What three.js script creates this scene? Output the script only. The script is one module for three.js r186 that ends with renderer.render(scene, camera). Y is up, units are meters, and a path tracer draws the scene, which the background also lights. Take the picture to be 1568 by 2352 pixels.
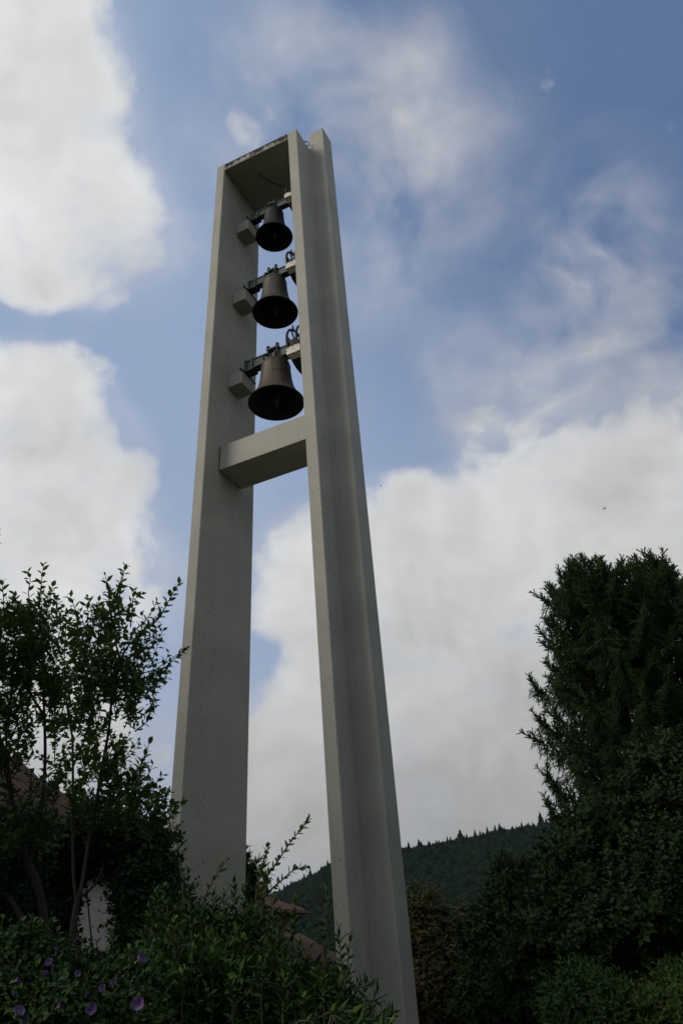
import * as THREE from 'three';
import { mergeGeometries } from 'three/addons/utils/BufferGeometryUtils.js';
import { ImprovedNoise } from 'three/addons/math/ImprovedNoise.js';

// ---------------------------------------------------------------- camera, sky, sun, exposure
const scene = new THREE.Scene();
const FOCAL = 1896, PITCH = 0.55, ROLL = -0.06, EYE = 1.6;          // focal length in units of the 1568 x 2352 picture
const camera = new THREE.PerspectiveCamera(2 * Math.atan(1176 / FOCAL) * 180 / Math.PI, 2 / 3, 0.1, 4000);
camera.position.set(0, EYE, 0);
camera.rotation.set(PITCH, 0, 0);
camera.rotateZ(ROLL);
camera.updateMatrixWorld(true);

const renderer = new THREE.WebGLRenderer({ antialias: true });
renderer.setSize(682, 1024);
renderer.toneMapping = THREE.LinearToneMapping;
renderer.toneMappingExposure = 1.0;
renderer.shadowMap.enabled = true;

const sun = new THREE.DirectionalLight(0xfff3e2, 1.85);              // the sun behind thin bright cloud, high on the left
const SUN_DIR = new THREE.Vector3(-0.78, 0.50, 0.36).normalize();
sun.position.copy(SUN_DIR).multiplyScalar(120);
sun.castShadow = true;
sun.shadow.radius = 58;
sun.shadow.mapSize.set(2048, 2048);
Object.assign(sun.shadow.camera, { left: -40, right: 40, top: 40, bottom: -40, near: 1, far: 300 });
sun.name = 'sun';
scene.add(sun);

// direction of a picture point
function dirOf(x, y) {
  const c = Math.cos(ROLL), s = Math.sin(ROLL), px = x - 784, py = y - 1176;
  const X = (c * px + s * py) / FOCAL, Y = -(-s * px + c * py) / FOCAL, cp = Math.cos(PITCH), sp = Math.sin(PITCH);
  return new THREE.Vector3(X, sp + Y * cp, -cp + Y * sp).normalize();
}
function at(x, y, d) { const v = dirOf(x, y); return v.multiplyScalar(d / Math.hypot(v.x, v.z)).add(new THREE.Vector3(0, EYE, 0)); }   // at a horizontal distance
function atY(x, y, h) { const v = dirOf(x, y); return v.multiplyScalar((h - EYE) / v.y).add(new THREE.Vector3(0, EYE, 0)); }          // at a height
const V = (x, y, z) => new THREE.Vector3(x, y, z);

function rng(seed) { let a = seed >>> 0; return () => { a = (a + 0x6d2b79f5) | 0; let t = Math.imul(a ^ (a >>> 15), 1 | a); t = (t + Math.imul(t ^ (t >>> 7), 61 | t)) ^ t; return ((t ^ (t >>> 14)) >>> 0) / 4294967296; }; }
const clamp = THREE.MathUtils.clamp, lerp = THREE.MathUtils.lerp, sstep = THREE.MathUtils.smoothstep;
const perlin = new ImprovedNoise();
const fbm = (x, y, z, n) => { let s = 0, a = 0.5; for (let i = 0; i < n; i++) { s += a * perlin.noise(x, y, z); a *= 0.5; x = x * 2.03 + 7.1; y = y * 2.03 + 3.7; z = z * 2.03 + 1.3; } return s; };

{ // the sky: hazy blue with banks of white and grey cloud all round
  const W = 4096, H = 2048, data = new Float32Array(W * H * 4);
  const B = (list, k) => list.map(([x, y, r, s]) => { const d = dirOf(x, y); return { d, r: r / FOCAL * 1.0, s: (s ?? 1) * k }; });
  const thick = B([[30, 40, 170], [120, 150, 110], [40, 300, 230], [170, 300, 130], [110, 480, 200], [230, 440, 130], [300, 560, 110, .8], [120, 620, 120],
    [10, 860, 150], [110, 880, 120], [70, 1020, 200], [190, 1000, 140], [270, 1090, 90, .8], [120, 1200, 220], [60, 1400, 220], [240, 1250, 120, .7], [150, 1600, 180, .8], [60, 1750, 200],
    [930, 1290, 180], [1060, 1240, 180], [1190, 1200, 190], [1320, 1170, 190], [1450, 1140, 180], [1570, 1120, 170], [680, 1290, 140, .9], [660, 1400, 110, .8], [780, 1370, 180], [1000, 1450, 280], [1300, 1420, 300], [1560, 1400, 320],
    [820, 1600, 220], [1080, 1720, 320], [680, 1720, 170], [620, 1900, 200], [820, 1900, 260], [1350, 1750, 300], [1568, 1750, 300], [1100, 2000, 300], [480, 1950, 150, .8]], 1);
  const thin = B([[750, 90, 90], [820, 170, 130], [690, 260, 140], [940, 140, 90, .9], [930, 260, 140], [830, 350, 150], [900, 470, 130, .8], [1010, 330, 90, .7], [480, 390, 90, .7], [600, 330, 100, .7], [380, 560, 110, .8], [830, 620, 120, .6],
    [1440, 470, 120], [1400, 600, 150, .8], [1520, 640, 160], [1300, 740, 120], [1400, 800, 170], [1220, 860, 130], [1120, 790, 90, .8], [1100, 970, 90, .8], [1540, 860, 160], [1020, 830, 70, .5], [1240, 980, 110, .7],
    [330, 1150, 110, .8], [350, 1400, 120, .7], [330, 1700, 130, .8], [400, 1250, 70, .5], [620, 1180, 80, .5], [1150, 420, 150, .5], [560, 150, 150, .5], [1000, 600, 150, .5], [1250, 600, 120, .5]], 0.46);
  const gaps = B([[610, 1535, 60, .7], [470, 1480, 70], [400, 1620, 90, .6], [520, 1100, 110], [640, 1060, 90], [30, 712, 85, 1.0], [150, 725, 70, .9], [430, 830, 120], [1000, 1060, 95, .7], [880, 1000, 90]], -0.75);
  thin.forEach((b) => { b.thin = true; });
  const blobs = [...thick, ...thin, ...gaps];
  const low = [0.060, 0.125, 0.285], pale = [0.29, 0.385, 0.57], east = dirOf(1750, -150), glow = SUN_DIR;
  for (let row = 0; row < H; row++) {
    const el = ((row + 0.5) / H - 0.5) * Math.PI, y = Math.sin(el), cy = Math.cos(el);
    for (let col = 0; col < W; col++) {
      const o = (row * W + col) * 4, az = ((col + 0.5) / W - 0.5) * 2 * Math.PI, x = Math.cos(az) * cy, z = Math.sin(az) * cy;
      data[o + 3] = 1;
      if (y < -0.02) { data[o] = 0.10; data[o + 1] = 0.105; data[o + 2] = 0.09; continue; }
      const toSun = x * glow.x + y * glow.y + z * glow.z, toEast = x * east.x + y * east.y + z * east.z;
      // clear air: deep blue away from the sun and overhead, pale towards the horizon and the sun
      const deep = clamp(0.10 - 0.18 * toSun + 0.80 * sstep(toEast, 0.76, 0.995), 0, 1) * sstep(y, 0.12, 0.62);
      const haze = Math.pow(1 - clamp(y, 0, 1), 3.5);
      // cloud field
      const inView = -z * Math.cos(PITCH) + y * Math.sin(PITCH);
      if (inView < 0.6 && (row & 1 || col & 1)) { const q = ((row & ~1) * W + (col & ~1)) * 4; data[o] = data[q]; data[o + 1] = data[q + 1]; data[o + 2] = data[q + 2]; continue; }   // a coarser grid away from the view
      const wx = x + 0.058 * fbm(x * 6, y * 6 + 9, z * 6, 4), wy = y + 0.058 * fbm(x * 5 + 4, y * 5, z * 5 + 2, 3), wz = z;
      let f = 0, ft = 0, placed = 0;
      if (inView > 0.62) {
        for (const b of blobs) {
          const d2 = (wx - b.d.x) ** 2 + (wy - b.d.y) ** 2 + (wz - b.d.z) ** 2, q = d2 / (b.r * b.r);
          if (q < 2.2) { const g = b.s * Math.exp(-q * 1.5); if (b.thin) ft += g; else f = b.s < 0 ? f + g : f + g * (1 - 0.45 * clamp(f, 0, 1)); }
        }
        f += 0.09 * (1 - Math.exp(-ft / 0.4)) * clamp(1 - f, 0, 1); placed = sstep(inView, 0.62, 0.72);
      }
      const general = 0.44 + 0.75 * fbm(x * 2.2 + 5, y * 3.2, z * 2.2 + 1, 4) + 0.25 * (1 - y);
      f = lerp(general, f, placed);
      const n = fbm(wx * 9, wy * 9, wz * 9, 6), fine = fbm(wx * 26 + 3, wy * 26, wz * 26, 5);
      f = f > 0.8 ? 0.8 + 0.35 * (1 - Math.exp(-(f - 0.8) / 0.35)) : f;
      const core = 1 - 0.28 * sstep(f, 0.85, 1.1), dens = f + 1.20 * core * n + 0.55 * core * fine - 0.42 - 0.16 * (1 - sstep(f, 0.04, 0.35)) * placed;
      const alpha = 1 - (1 - 0.16 * sstep(f, 0.05, 0.5)) * Math.exp(-Math.pow(Math.max(0, dens + 0.14), 1.5) * 3.7);
      const thickness = clamp(dens * 1.3, 0, 1.6);
      // thin veils, soft and streaky
      const soft = inView > 0.6 ? fbm(wx * 5 + 20, wy * 8, wz * 5, 5) : 0.0, veil = clamp((1 - Math.exp(-ft / 0.55)) * (0.40 + 1.25 * soft + 0.55 * n + 0.25 * fine) * placed + 0.05 + 0.05 * soft, 0, 0.7);
      const relief = inView > 0.6 ? n - fbm((wx + 0.018 * glow.x) * 9, (wy + 0.018 * glow.y) * 9, (wz + 0.018 * glow.z) * 9, 5) : 0;
      // cloud light: bright rims, softly grey hearts, greyer low down
      const lift = fbm(wx * 6 + 11, wy * 9, wz * 6, 5);
      let L = 0.755 - 0.10 * sstep(thickness, 0.5, 1.5) + (0.12 + 0.12 * core) * lift + 0.05 * core * fine + 0.07 * toSun - 0.22 * core * clamp(relief, -0.2, 0.2);
      L *= lerp(0.44, 1, sstep(y, 0.04, 0.46)); L *= lerp(0.87, 1, clamp(0.5 + toSun, 0, 1));
      const warm = [1.0, 0.995, 0.975];
      for (let c = 0; c < 3; c++) {
        let air = lerp(pale[c], low[c], deep); air = lerp(air, [0.42, 0.47, 0.54][c] * 0.95, haze * 0.9);
        const cloud = L * warm[c] * [1, 1, 1.0][c];
        data[o + c] = lerp(lerp(air, cloud * 0.93, veil), cloud, alpha * 0.965);
      }
    }
  }
  const sky = new THREE.DataTexture(data, W, H, THREE.RGBAFormat, THREE.FloatType);
  sky.mapping = THREE.EquirectangularReflectionMapping;
  sky.magFilter = sky.minFilter = THREE.LinearFilter;
  sky.wrapS = THREE.RepeatWrapping;
  sky.needsUpdate = true;
  scene.background = sky;
  scene.environment = sky;
}
scene.fog = new THREE.FogExp2(0xa9bccb, 0.00005);

// ---------------------------------------------------------------- naming and building helpers
const used = {};
function numbered(name) { const n = used[name] = (used[name] ?? -1) + 1; return n ? name + '_' + String(n).padStart(3, '0') : name; }
function shade(o) { o.castShadow = o.receiveShadow = true; return o; }
function thing(name, label, category, pos = V(0, 0, 0), turn = 0, group) {
  const o = new THREE.Group(); o.name = numbered(name); o.position.copy(pos); o.rotation.y = turn; o.userData = { label, category };
  if (group) o.userData.group = group;
  scene.add(o); return o;
}
function part(name, geo, mat, parent, kind) { const m = shade(new THREE.Mesh(geo, mat)); m.name = name; parent.add(m); if (kind) m.userData.kind = kind; return m; }
function struct(name, geo, mat) { const m = shade(new THREE.Mesh(geo, mat)); m.name = name; m.userData.kind = 'structure'; m.userData.label = name; scene.add(m); return m; }
function copyOf(src, label, pos) { const c = src.clone(); c.name = numbered(src.name.replace(/_\d{3}$/, '')); c.userData = { ...src.userData, label: label ?? src.userData.label }; c.position.copy(pos); scene.add(c); return c; }
const rgb = (r, g, b) => new THREE.Color().setRGB(r, g, b);
const std = (c, roughness = 0.9, more = {}) => new THREE.MeshStandardMaterial({ color: c, roughness, metalness: 0, ...more });
function box(w, h, d, x = 0, y = 0, z = 0, rx = 0, ry = 0, rz = 0) { const g = new THREE.BoxGeometry(w, h, d); g.rotateX(rx); g.rotateY(ry); g.rotateZ(rz); g.translate(x, y, z); return g; }
function cyl(a, b, r0, r1 = r0, seg = 8) { // a rod from a to b
  const d = b.clone().sub(a), g = new THREE.CylinderGeometry(r1, r0, d.length(), seg);
  g.applyQuaternion(new THREE.Quaternion().setFromUnitVectors(V(0, 1, 0), d.clone().normalize())); g.translate((a.x + b.x) / 2, (a.y + b.y) / 2, (a.z + b.z) / 2); return g;
}
const merge = (list) => mergeGeometries(list.map((g) => { const t = g.index ? g.toNonIndexed() : g;  for (const k of Object.keys(t.attributes)) if (!['position', 'normal', 'uv', 'color'].includes(k)) t.deleteAttribute(k); return t; }));
// tapered tube along a polyline
function limb(pts, radii, seg = 6) {
  const pos = [], idx = [], uv = []; let len = 0, ref = V(0.3, 0.1, 1).normalize();
  pts.forEach((p, i) => {
    const t = (pts[Math.min(i + 1, pts.length - 1)].clone().sub(pts[Math.max(i - 1, 0)])).normalize(), a = V(0, 0, 0).crossVectors(t, ref).normalize(), b = V(0, 0, 0).crossVectors(t, a);
    if (i) len += p.distanceTo(pts[i - 1]);
    for (let k = 0; k <= seg; k++) { const w = k / seg * Math.PI * 2, r = radii[i]; pos.push(p.x + r * (Math.cos(w) * a.x + Math.sin(w) * b.x), p.y + r * (Math.cos(w) * a.y + Math.sin(w) * b.y), p.z + r * (Math.cos(w) * a.z + Math.sin(w) * b.z)); uv.push(k / seg * 0.5, len); }
    if (i) for (let k = 0; k < seg; k++) { const q = i * (seg + 1) + k, p0 = q - seg - 1; idx.push(p0, p0 + 1, q, q, p0 + 1, q + 1); }
  });
  const g = new THREE.BufferGeometry(); g.setAttribute('position', new THREE.Float32BufferAttribute(pos, 3)); g.setAttribute('uv', new THREE.Float32BufferAttribute(uv, 2)); g.setIndex(idx); g.computeVertexNormals(); return g;
}
const smooth = (pts, n) => new THREE.CatmullRomCurve3(pts).getPoints(n);

// ---------------------------------------------------------------- textures
function noiseTexture(size, fn, color = true, repeat = 1) {
  const d = new Uint8Array(size * size * 4);
  for (let y = 0; y < size; y++) for (let x = 0; x < size; x++) { const c = fn(x / size, y / size, x, y), o = (y * size + x) * 4; for (let k = 0; k < 3; k++) d[o + k] = clamp(c[k] ?? c[0], 0, 1) * 255; d[o + 3] = 255; }
  const t = new THREE.DataTexture(d, size, size); t.wrapS = t.wrapT = THREE.RepeatWrapping; t.magFilter = THREE.LinearFilter; t.minFilter = THREE.LinearMipmapLinearFilter; t.generateMipmaps = true;
  if (color) t.colorSpace = THREE.SRGBColorSpace; t.repeat.set(repeat, repeat); t.needsUpdate = true; return t;
}
const tile3 = (x, y, f, n, k = 0) => { const a = x * 2 * Math.PI, b = y * 2 * Math.PI, r = f / (2 * Math.PI); return fbm(Math.cos(a) * r + k, Math.sin(a) * r + Math.cos(b) * r * 1.3, Math.sin(b) * r * 1.3 + k, n); };
function concreteTexture(seed, stains) {
  const r = rng(seed), S = 1024, pits = [];
  for (let i = 0; i < 150; i++) pits.push([r() * S, r() * S, 0.7 + r() * r() * 2.6]);
  for (let k = 0; k < 5; k++) { const cx = r() * S, cy = r() * S; for (let i = 0; i < 40; i++) pits.push([(cx + (r() - .5) * 110 + S) % S, (cy + (r() - .5) * 260 + S) % S, 0.6 + r() * r() * 2.8]); }
  const dark = new Float32Array(S * S);
  for (const [px, py, pr] of pits) for (let y = -5; y <= 5; y++) for (let x = -5; x <= 5; x++) { const q = Math.hypot(x, y * 0.8); if (q < pr + 0.7) { const i = ((Math.floor(py + y) + S) % S) * S + (Math.floor(px + x) + S) % S; dark[i] = Math.max(dark[i], clamp(pr + 0.7 - q, 0, 1)); } }
  const t = noiseTexture(S, (u, v, x, y) => {
    const big = tile3(u, v, 3, 4, seed), streak = tile3(u * 1, v * 1, 1, 1, 0) * 0 + fbm(u * 40, v * 1.5, seed, 4), fine = perlin.noise(x * 0.31, y * 0.31, seed);
    let m = 0.65 + 0.055 * big + 0.028 * streak + 0.02 * fine; m *= 1 - 0.55 * dark[y * S + x];
    return [m * 1.0, m * 0.992, m * 0.945];
  });
  return t;
}
const concreteMap = concreteTexture(3), concreteBump = noiseTexture(512, (u, v, x, y) => [0.5 + 0.3 * tile3(u, v, 30, 4, 2) + 0.15 * perlin.noise(x * .7, y * .7, 1)], false);
function concreteMat(tint, rep = 0.33) { const m = concreteMap.clone(); m.repeat.set(rep, rep); m.needsUpdate = true; const b = concreteBump.clone(); b.repeat.set(0.9, 0.9); b.needsUpdate = true; return new THREE.MeshStandardMaterial({ color: tint, map: m, bumpMap: b, bumpScale: 0.004, roughness: 0.92 }); }
const MC = concreteMat(rgb(0.98, 0.97, 0.93)), MC2 = concreteMat(rgb(0.9, 0.9, 0.85), 0.41);
// black lichen and rain streaks on the outer edge of the top slab: u runs along 1.6 m, v over its 0.25 m height
const stainMap = noiseTexture(1024, (u, v) => {
  const col = fbm(u * 26, 0.3, 5.5, 4), spot = fbm(u * 60, v * 14, 2.2, 4), base = 0.66 + 0.05 * fbm(u * 9, v * 5, 8, 3);
  const run = sstep(v * 0.5 + 0.45 * col + 0.9 * fbm(u * 7 + 3, v * 2.5, 4.4, 4) + 0.8 * spot + 0.25, 0.3, 0.54), lip = sstep(1 - v + 0.3 * spot, 0.86, 1.0) * 0.75, green = sstep(fbm(u * 12, v * 3, 9.9, 3), 0.05, 0.3);
  const d = Math.max(run, lip); return [lerp(base, lerp(0.16, 0.24, green), d), lerp(base * 0.98, lerp(0.14, 0.24, green), d), lerp(base * 0.93, lerp(0.13, 0.14, green), d)];
});
const MStain = new THREE.MeshStandardMaterial({ map: stainMap, roughness: 0.95 });

// ---------------------------------------------------------------- the ground and the wooded hill
struct('ground', (() => { const g = new THREE.CircleGeometry(1500, 96); g.rotateX(-Math.PI / 2); const p = g.attributes.position, uv = g.attributes.uv; for (let i = 0; i < p.count; i++) uv.setXY(i, p.getX(i) / 4, p.getZ(i) / 4); return g; })(),
  new THREE.MeshStandardMaterial({ map: noiseTexture(512, (u, v) => { const n = tile3(u, v, 8, 5, 4); return [0.21 + .12 * n, 0.26 + .14 * n, 0.13 + .08 * n]; }), roughness: 1 }));

const RIDGE = [[-900, 2330], [-300, 2300], [300, 2200], [520, 2110], [600, 2068], [665, 2036], [700, 2021], [727, 2006], [760, 1985], [830, 1967], [924, 1953], [966, 1946], [1024, 1936], [1090, 1924], [1148, 1912], [1205, 1903], [1236, 1898], [1300, 1880], [1420, 1850], [1568, 1830], [1900, 1840], [2500, 2000]]
  .map(([x, y]) => { const d = dirOf(x, y); return [Math.atan2(d.x, -d.z), d.y / Math.hypot(d.x, d.z)]; });
function ridgeTan(a) { for (let i = 1; i < RIDGE.length; i++) if (a < RIDGE[i][0]) { const t = clamp((a - RIDGE[i - 1][0]) / (RIDGE[i][0] - RIDGE[i - 1][0]), 0, 1); return lerp(RIDGE[i - 1][1], RIDGE[i][1], t); } return RIDGE.at(-1)[1]; }
const HILL_R = 620, CANOPY = 10;
function hillH(a, r) {
  const top = ridgeTan(a) * HILL_R + EYE - CANOPY, rise = r < HILL_R ? Math.pow(sstep(r, 190, HILL_R + 60), 0.9) / Math.pow(sstep(HILL_R, 190, HILL_R + 60), 0.9) : 1 - 0.5 * sstep(r, HILL_R, 1100);
  return Math.max(-2, top * rise + 7 * fbm(a * 9, r * 0.008, 3, 3) * sstep(r, 220, 320) * (1 - sstep(r, 520, HILL_R)));
}
struct('hill', (() => {
  const na = 120, nr = 40, pos = [], idx = [];
  for (let i = 0; i <= na; i++) for (let j = 0; j <= nr; j++) { const a = lerp(-1.25, 1.25, i / na), r = lerp(170, 1100, j / nr); pos.push(Math.sin(a) * r, hillH(a, r), -Math.cos(a) * r); }
  for (let i = 0; i < na; i++) for (let j = 0; j < nr; j++) { const p = i * (nr + 1) + j; idx.push(p, p + nr + 1, p + 1, p + 1, p + nr + 1, p + nr + 2); }
  const g = new THREE.BufferGeometry(); g.setAttribute('position', new THREE.Float32BufferAttribute(pos, 3)); g.setIndex(idx); g.computeVertexNormals(); return g;
})(), std(rgb(0.03, 0.04, 0.02), 1));

// far crowns: a lumpy mass of leaf-clump facets
function farCrown(seed) {
  const r = rng(seed), list = [];
  const g = new THREE.IcosahedronGeometry(1, 2), p = g.attributes.position;
  for (let i = 0; i < p.count; i++) { const x = p.getX(i), y = p.getY(i), z = p.getZ(i), k = 0.8 + 0.5 * fbm(x * 2 + seed, y * 2, z * 2, 3); p.setXYZ(i, x * k, y * k * 0.95, z * k); }
  { const nn = g.attributes.normal; for (let i = 0; i < p.count; i++) { const q = V(p.getX(i), p.getY(i), p.getZ(i)).normalize(); nn.setXYZ(i, q.x, q.y, q.z); } } list.push(g);
  for (let i = 0; i < 150; i++) {
    const u = r() * 2 - 1, a = r() * 6.283, s = Math.sqrt(1 - u * u), q = V(Math.cos(a) * s, u, Math.sin(a) * s), k = 0.85 + 0.5 * fbm(q.x * 2 + seed, q.y * 2, q.z * 2, 3);
    const t = new THREE.CircleGeometry(0.05 + 0.06 * r(), 5); t.lookAt(q.clone().add(V(r() - .5, r() - .2, r() - .5)).normalize()); t.translate(q.x * k, q.y * k * 0.95, q.z * k); list.push(t);
  }
  return merge(list);
}
function farConifer(seed) {
  const r = rng(seed), list = [];
  for (let k = 0; k < 15; k++) {
    const y = k / 15, R = 0.26 * (1 - y) + 0.012, n = 9;
    for (let i = 0; i < n; i++) { const a = (i + r()) / n * 6.283, L = R * (0.65 + 0.6 * r()), t = new THREE.BufferGeometry(), w = 0.35 * R + .01; const c = Math.cos(a), s = Math.sin(a);
      t.setAttribute('position', new THREE.Float32BufferAttribute([0, y + 0.1, 0, c * L - s * w, y - 0.02, s * L + c * w, c * L * 1.15, y - 0.05 + .03 * r(), s * L * 1.15, 0, y + .1, 0, c * L * 1.15, y - 0.05, s * L * 1.15, c * L + s * w, y - 0.02, s * L - c * w], 3));
      t.setAttribute('uv', new THREE.Float32BufferAttribute(new Float32Array(12), 2)); t.computeVertexNormals(); list.push(t); }
  }
  list.push(cyl(V(0, 0, 0), V(0, 1.06, 0), 0.02, 0.004, 5).toNonIndexed());
  return merge(list);
}
const MForest = new THREE.MeshPhysicalMaterial({ color: rgb(1, 1, 1), roughness: 1, specularIntensity: 0 });
{
  const r = rng(77), variants = [farCrown(1), farCrown(2), farCrown(3)], spots = [];
  for (let a = -0.75; a < 0.72; a += 0.0088) for (let R = 205; R < 660; R += 7) {
    const aa = a + (r() - .5) * 0.02, rr = R + (r() - .5) * 16; spots.push([aa, rr, r(), r(), r()]);
  }
  variants.forEach((g, v) => {
    const mine = spots.filter((_, i) => i % 3 === v), m = new THREE.InstancedMesh(g, MForest, mine.length), o = new THREE.Object3D();
    mine.forEach(([a, R, s, t, h], i) => {
      const k = 2.0 + 5.0 * s * s; o.position.set(Math.sin(a) * R, hillH(a, R) + CANOPY - k * 0.95, -Math.cos(a) * R); o.rotation.y = t * 6.28; o.scale.set(k, k * (0.95 + 0.5 * h), k); o.updateMatrix(); m.setMatrixAt(i, o.matrix);
      const b = 0.8 + 0.4 * h; m.setColorAt(i, rgb(0.0088 * b, 0.0160 * b * (0.85 + 0.3 * t), 0.0085 * b));
    });
    m.name = numbered('forest'); m.userData = { kind: 'stuff', label: 'dark green woodland covering the hill behind the tower', category: 'forest' }; shade(m); scene.add(m);
  });
  // spruces that stand out on the ridge
  const cg = [farConifer(4), farConifer(5), farConifer(6)];
  { const n = 130, m = new THREE.InstancedMesh(cg[0], MForest, n), o = new THREE.Object3D(); for (let i = 0; i < n; i++) { const a = lerp(-0.2, 0.42, (i + r()) / n), R = 520 + 105 * Math.sqrt(r()), h = 5 + 10 * r() * r(), w = h * (0.9 + .5 * r()); o.position.set(Math.sin(a) * R, hillH(a, R) + CANOPY - h * (R > 595 ? 0.78 : 0.6), -Math.cos(a) * R); o.rotation.y = r() * 6; o.scale.set(w * 1.15, h, w * 1.15); o.updateMatrix(); m.setMatrixAt(i, o.matrix); m.setColorAt(i, rgb(0.006, 0.0125, 0.0062)); } m.name = numbered('forest'); m.userData = { kind: 'stuff', label: 'small conifers mixed into the woodland near the ridge', category: 'forest' }; shade(m); scene.add(m); }
  const cm = new THREE.MeshPhysicalMaterial({ color: rgb(0.0065, 0.013, 0.0075), roughness: 1, specularIntensity: 0 }), tm = std(rgb(0.05, 0.035, 0.025), 1);
  const tops = [[698, 2006, 9, .3], [738, 1988, 10, .3], [752, 1975, 8, .3], [966, 1932, 11, .26], [1004, 1930, 9, .3], [1026, 1921, 11, .28], [1055, 1906, 15, .48], [1072, 1920, 10, .3], [1089, 1905, 12, .25], [1101, 1908, 10, .3], [1117, 1899, 14, .26], [1135, 1895, 15, .26], [1151, 1898, 12, .27], [1176, 1897, 10, .3], [1196, 1888, 13, .28], [1209, 1891, 11, .3], [1222, 1888, 12, .3], [1238, 1866, 20, .34], [1252, 1880, 14, .3]];
  const nth = ['first', 'second', 'third', 'fourth', 'fifth', 'sixth', 'seventh', 'eighth', 'ninth', 'tenth', 'eleventh', 'twelfth', 'thirteenth', 'fourteenth', 'fifteenth', 'sixteenth'];
  const ridgeLabel = (i) => i < 3 ? `small spruce on the low ridge between the tower legs, ${['leftmost', 'middle one', 'rightmost'][i]} of three` : `small dark spruce on the ridge, ${nth[i - 3]} tree top counting rightward from the right tower leg`;
  tops.forEach(([x, y, h, wide], i) => {
    const p = at(x, y, HILL_R), big = i === 6, tall = i === 17;
    const t = thing('spruce_tree', big ? 'broad dark tree standing up from the middle of the wooded ridge' : tall ? 'tallest dark spruce on the ridge just left of the big garden spruces' : ridgeLabel(i), 'tree', V(p.x, p.y - h, p.z), i * 1.7, big || tall ? undefined : 'small spruces along the ridge');
    const c = part('crown', cg[i % 3], cm, t); c.scale.set(h * wide / 0.26, h, h * wide / 0.26);
    part('trunk', cyl(V(0, -h * 0.8, 0), V(0, h * 0.2, 0), h * 0.022, h * 0.016, 6), tm, t);
  });
}

// ---------------------------------------------------------------- the bell tower
const YAW = 0.45, TOP = 17.544, MU = 0.82, MVV = 0.745;
const T0 = V(-0.64164, TOP, -10.62710), UX = V(-Math.cos(YAW), 0, -Math.sin(YAW)), VX = V(Math.sin(YAW), 0, -Math.cos(YAW));
const world = (u, v, h) => T0.clone().addScaledVector(UX, u).addScaledVector(VX, v).add(V(0, -h, 0));
const loc = (u, v, h) => V(-(u - MU), TOP - h, -(v - MVV));
const tower = thing('bell_tower', 'tall pale concrete bell tower with two splayed legs, a crossbeam and three bells', 'bell tower', world(MU, MVV, TOP), -YAW);
// solid between two outlines (lists of [u, v] with their heights); corners are chamfered
function chamfer(poly, c) {
  const out = [];
  poly.forEach((p, i) => { const a = poly[(i + poly.length - 1) % poly.length], b = poly[(i + 1) % poly.length], la = Math.hypot(a[0] - p[0], a[1] - p[1]), lb = Math.hypot(b[0] - p[0], b[1] - p[1]); out.push([p[0] + (a[0] - p[0]) / la * c, p[1] + (a[1] - p[1]) / la * c], [p[0] + (b[0] - p[0]) / lb * c, p[1] + (b[1] - p[1]) / lb * c]); });
  return out;
}
function solid(top, bottom, ht, hb, c = 0.012) { // ht / hb: height below the top, a number or a function of u
  const H = (h, u) => typeof h === 'function' ? h(u) : h;
  const A = chamfer(top, c), B = chamfer(bottom, c), n = A.length, pos = [], uv = []; let run = 0;
  const put = (p, h) => { const q = loc(p[0], p[1], h); pos.push(q.x, q.y, q.z); };
  const area = THREE.ShapeUtils.area(A.map((p) => new THREE.Vector2(-p[0], -p[1])));
  for (let i = 0; i < n; i++) {
    const j = (i + 1) % n, w = Math.hypot(A[j][0] - A[i][0], A[j][1] - A[i][1]), q = [[A[i], H(ht, A[i][0]), run], [B[i], H(hb, B[i][0]), run], [B[j], H(hb, B[j][0]), run + w], [A[j], H(ht, A[j][0]), run + w]];
    const order = area < 0 ? [0, 1, 2, 0, 2, 3] : [0, 2, 1, 0, 3, 2];
    for (const k of order) { put(q[k][0], q[k][1]); uv.push(q[k][2], -q[k][1]); }
    run += w;
  }
  for (const [P, h, up] of [[A, ht, true], [B, hb, false]]) {
    const c2 = P.map((p) => new THREE.Vector2(-p[0], -p[1]));
    for (const f of THREE.ShapeUtils.triangulateShape(c2, [])) { const order = (up) ? [f[0], f[2], f[1]] : f; for (const k of order) { put(P[k], H(h, P[k][0])); uv.push(P[k][0], P[k][1]); } }
  }
  const g = new THREE.BufferGeometry(); g.setAttribute('position', new THREE.Float32BufferAttribute(pos, 3)); g.setAttribute('uv', new THREE.Float32BufferAttribute(uv, 2)); g.computeVertexNormals(); return g;
}
const LI = (h) => 1.609 + 0.0241 * h, RL = (h) => 0.016 - 0.0213 * h, RF = (h) => -0.2 - 0.0205 * h, FR = (h) => -0.553 - 0.0187 * h, LO = (h) => LI(h) + 0.196 + 0.0004 * h, LF = (h) => 2.225 + 0.0202 * h, VB = (h) => 1.418 + 0.0134 * h;
const F0 = 0.55, F1 = 0.945;
const rightSec = (h) => [[RL(h), 0], [RF(h), 0], [RF(h), F0], [FR(h), F0], [FR(h), F1], [RF(h), F1], [RF(h), VB(h)], [RL(h), VB(h)]];
const leftSec = (h) => [[LI(h), 0], [LI(h), VB(h)], [LO(h), VB(h)], [LO(h), F1], [LF(h), F1], [LF(h), F0], [LO(h), F0], [LO(h), 0]];
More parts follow.
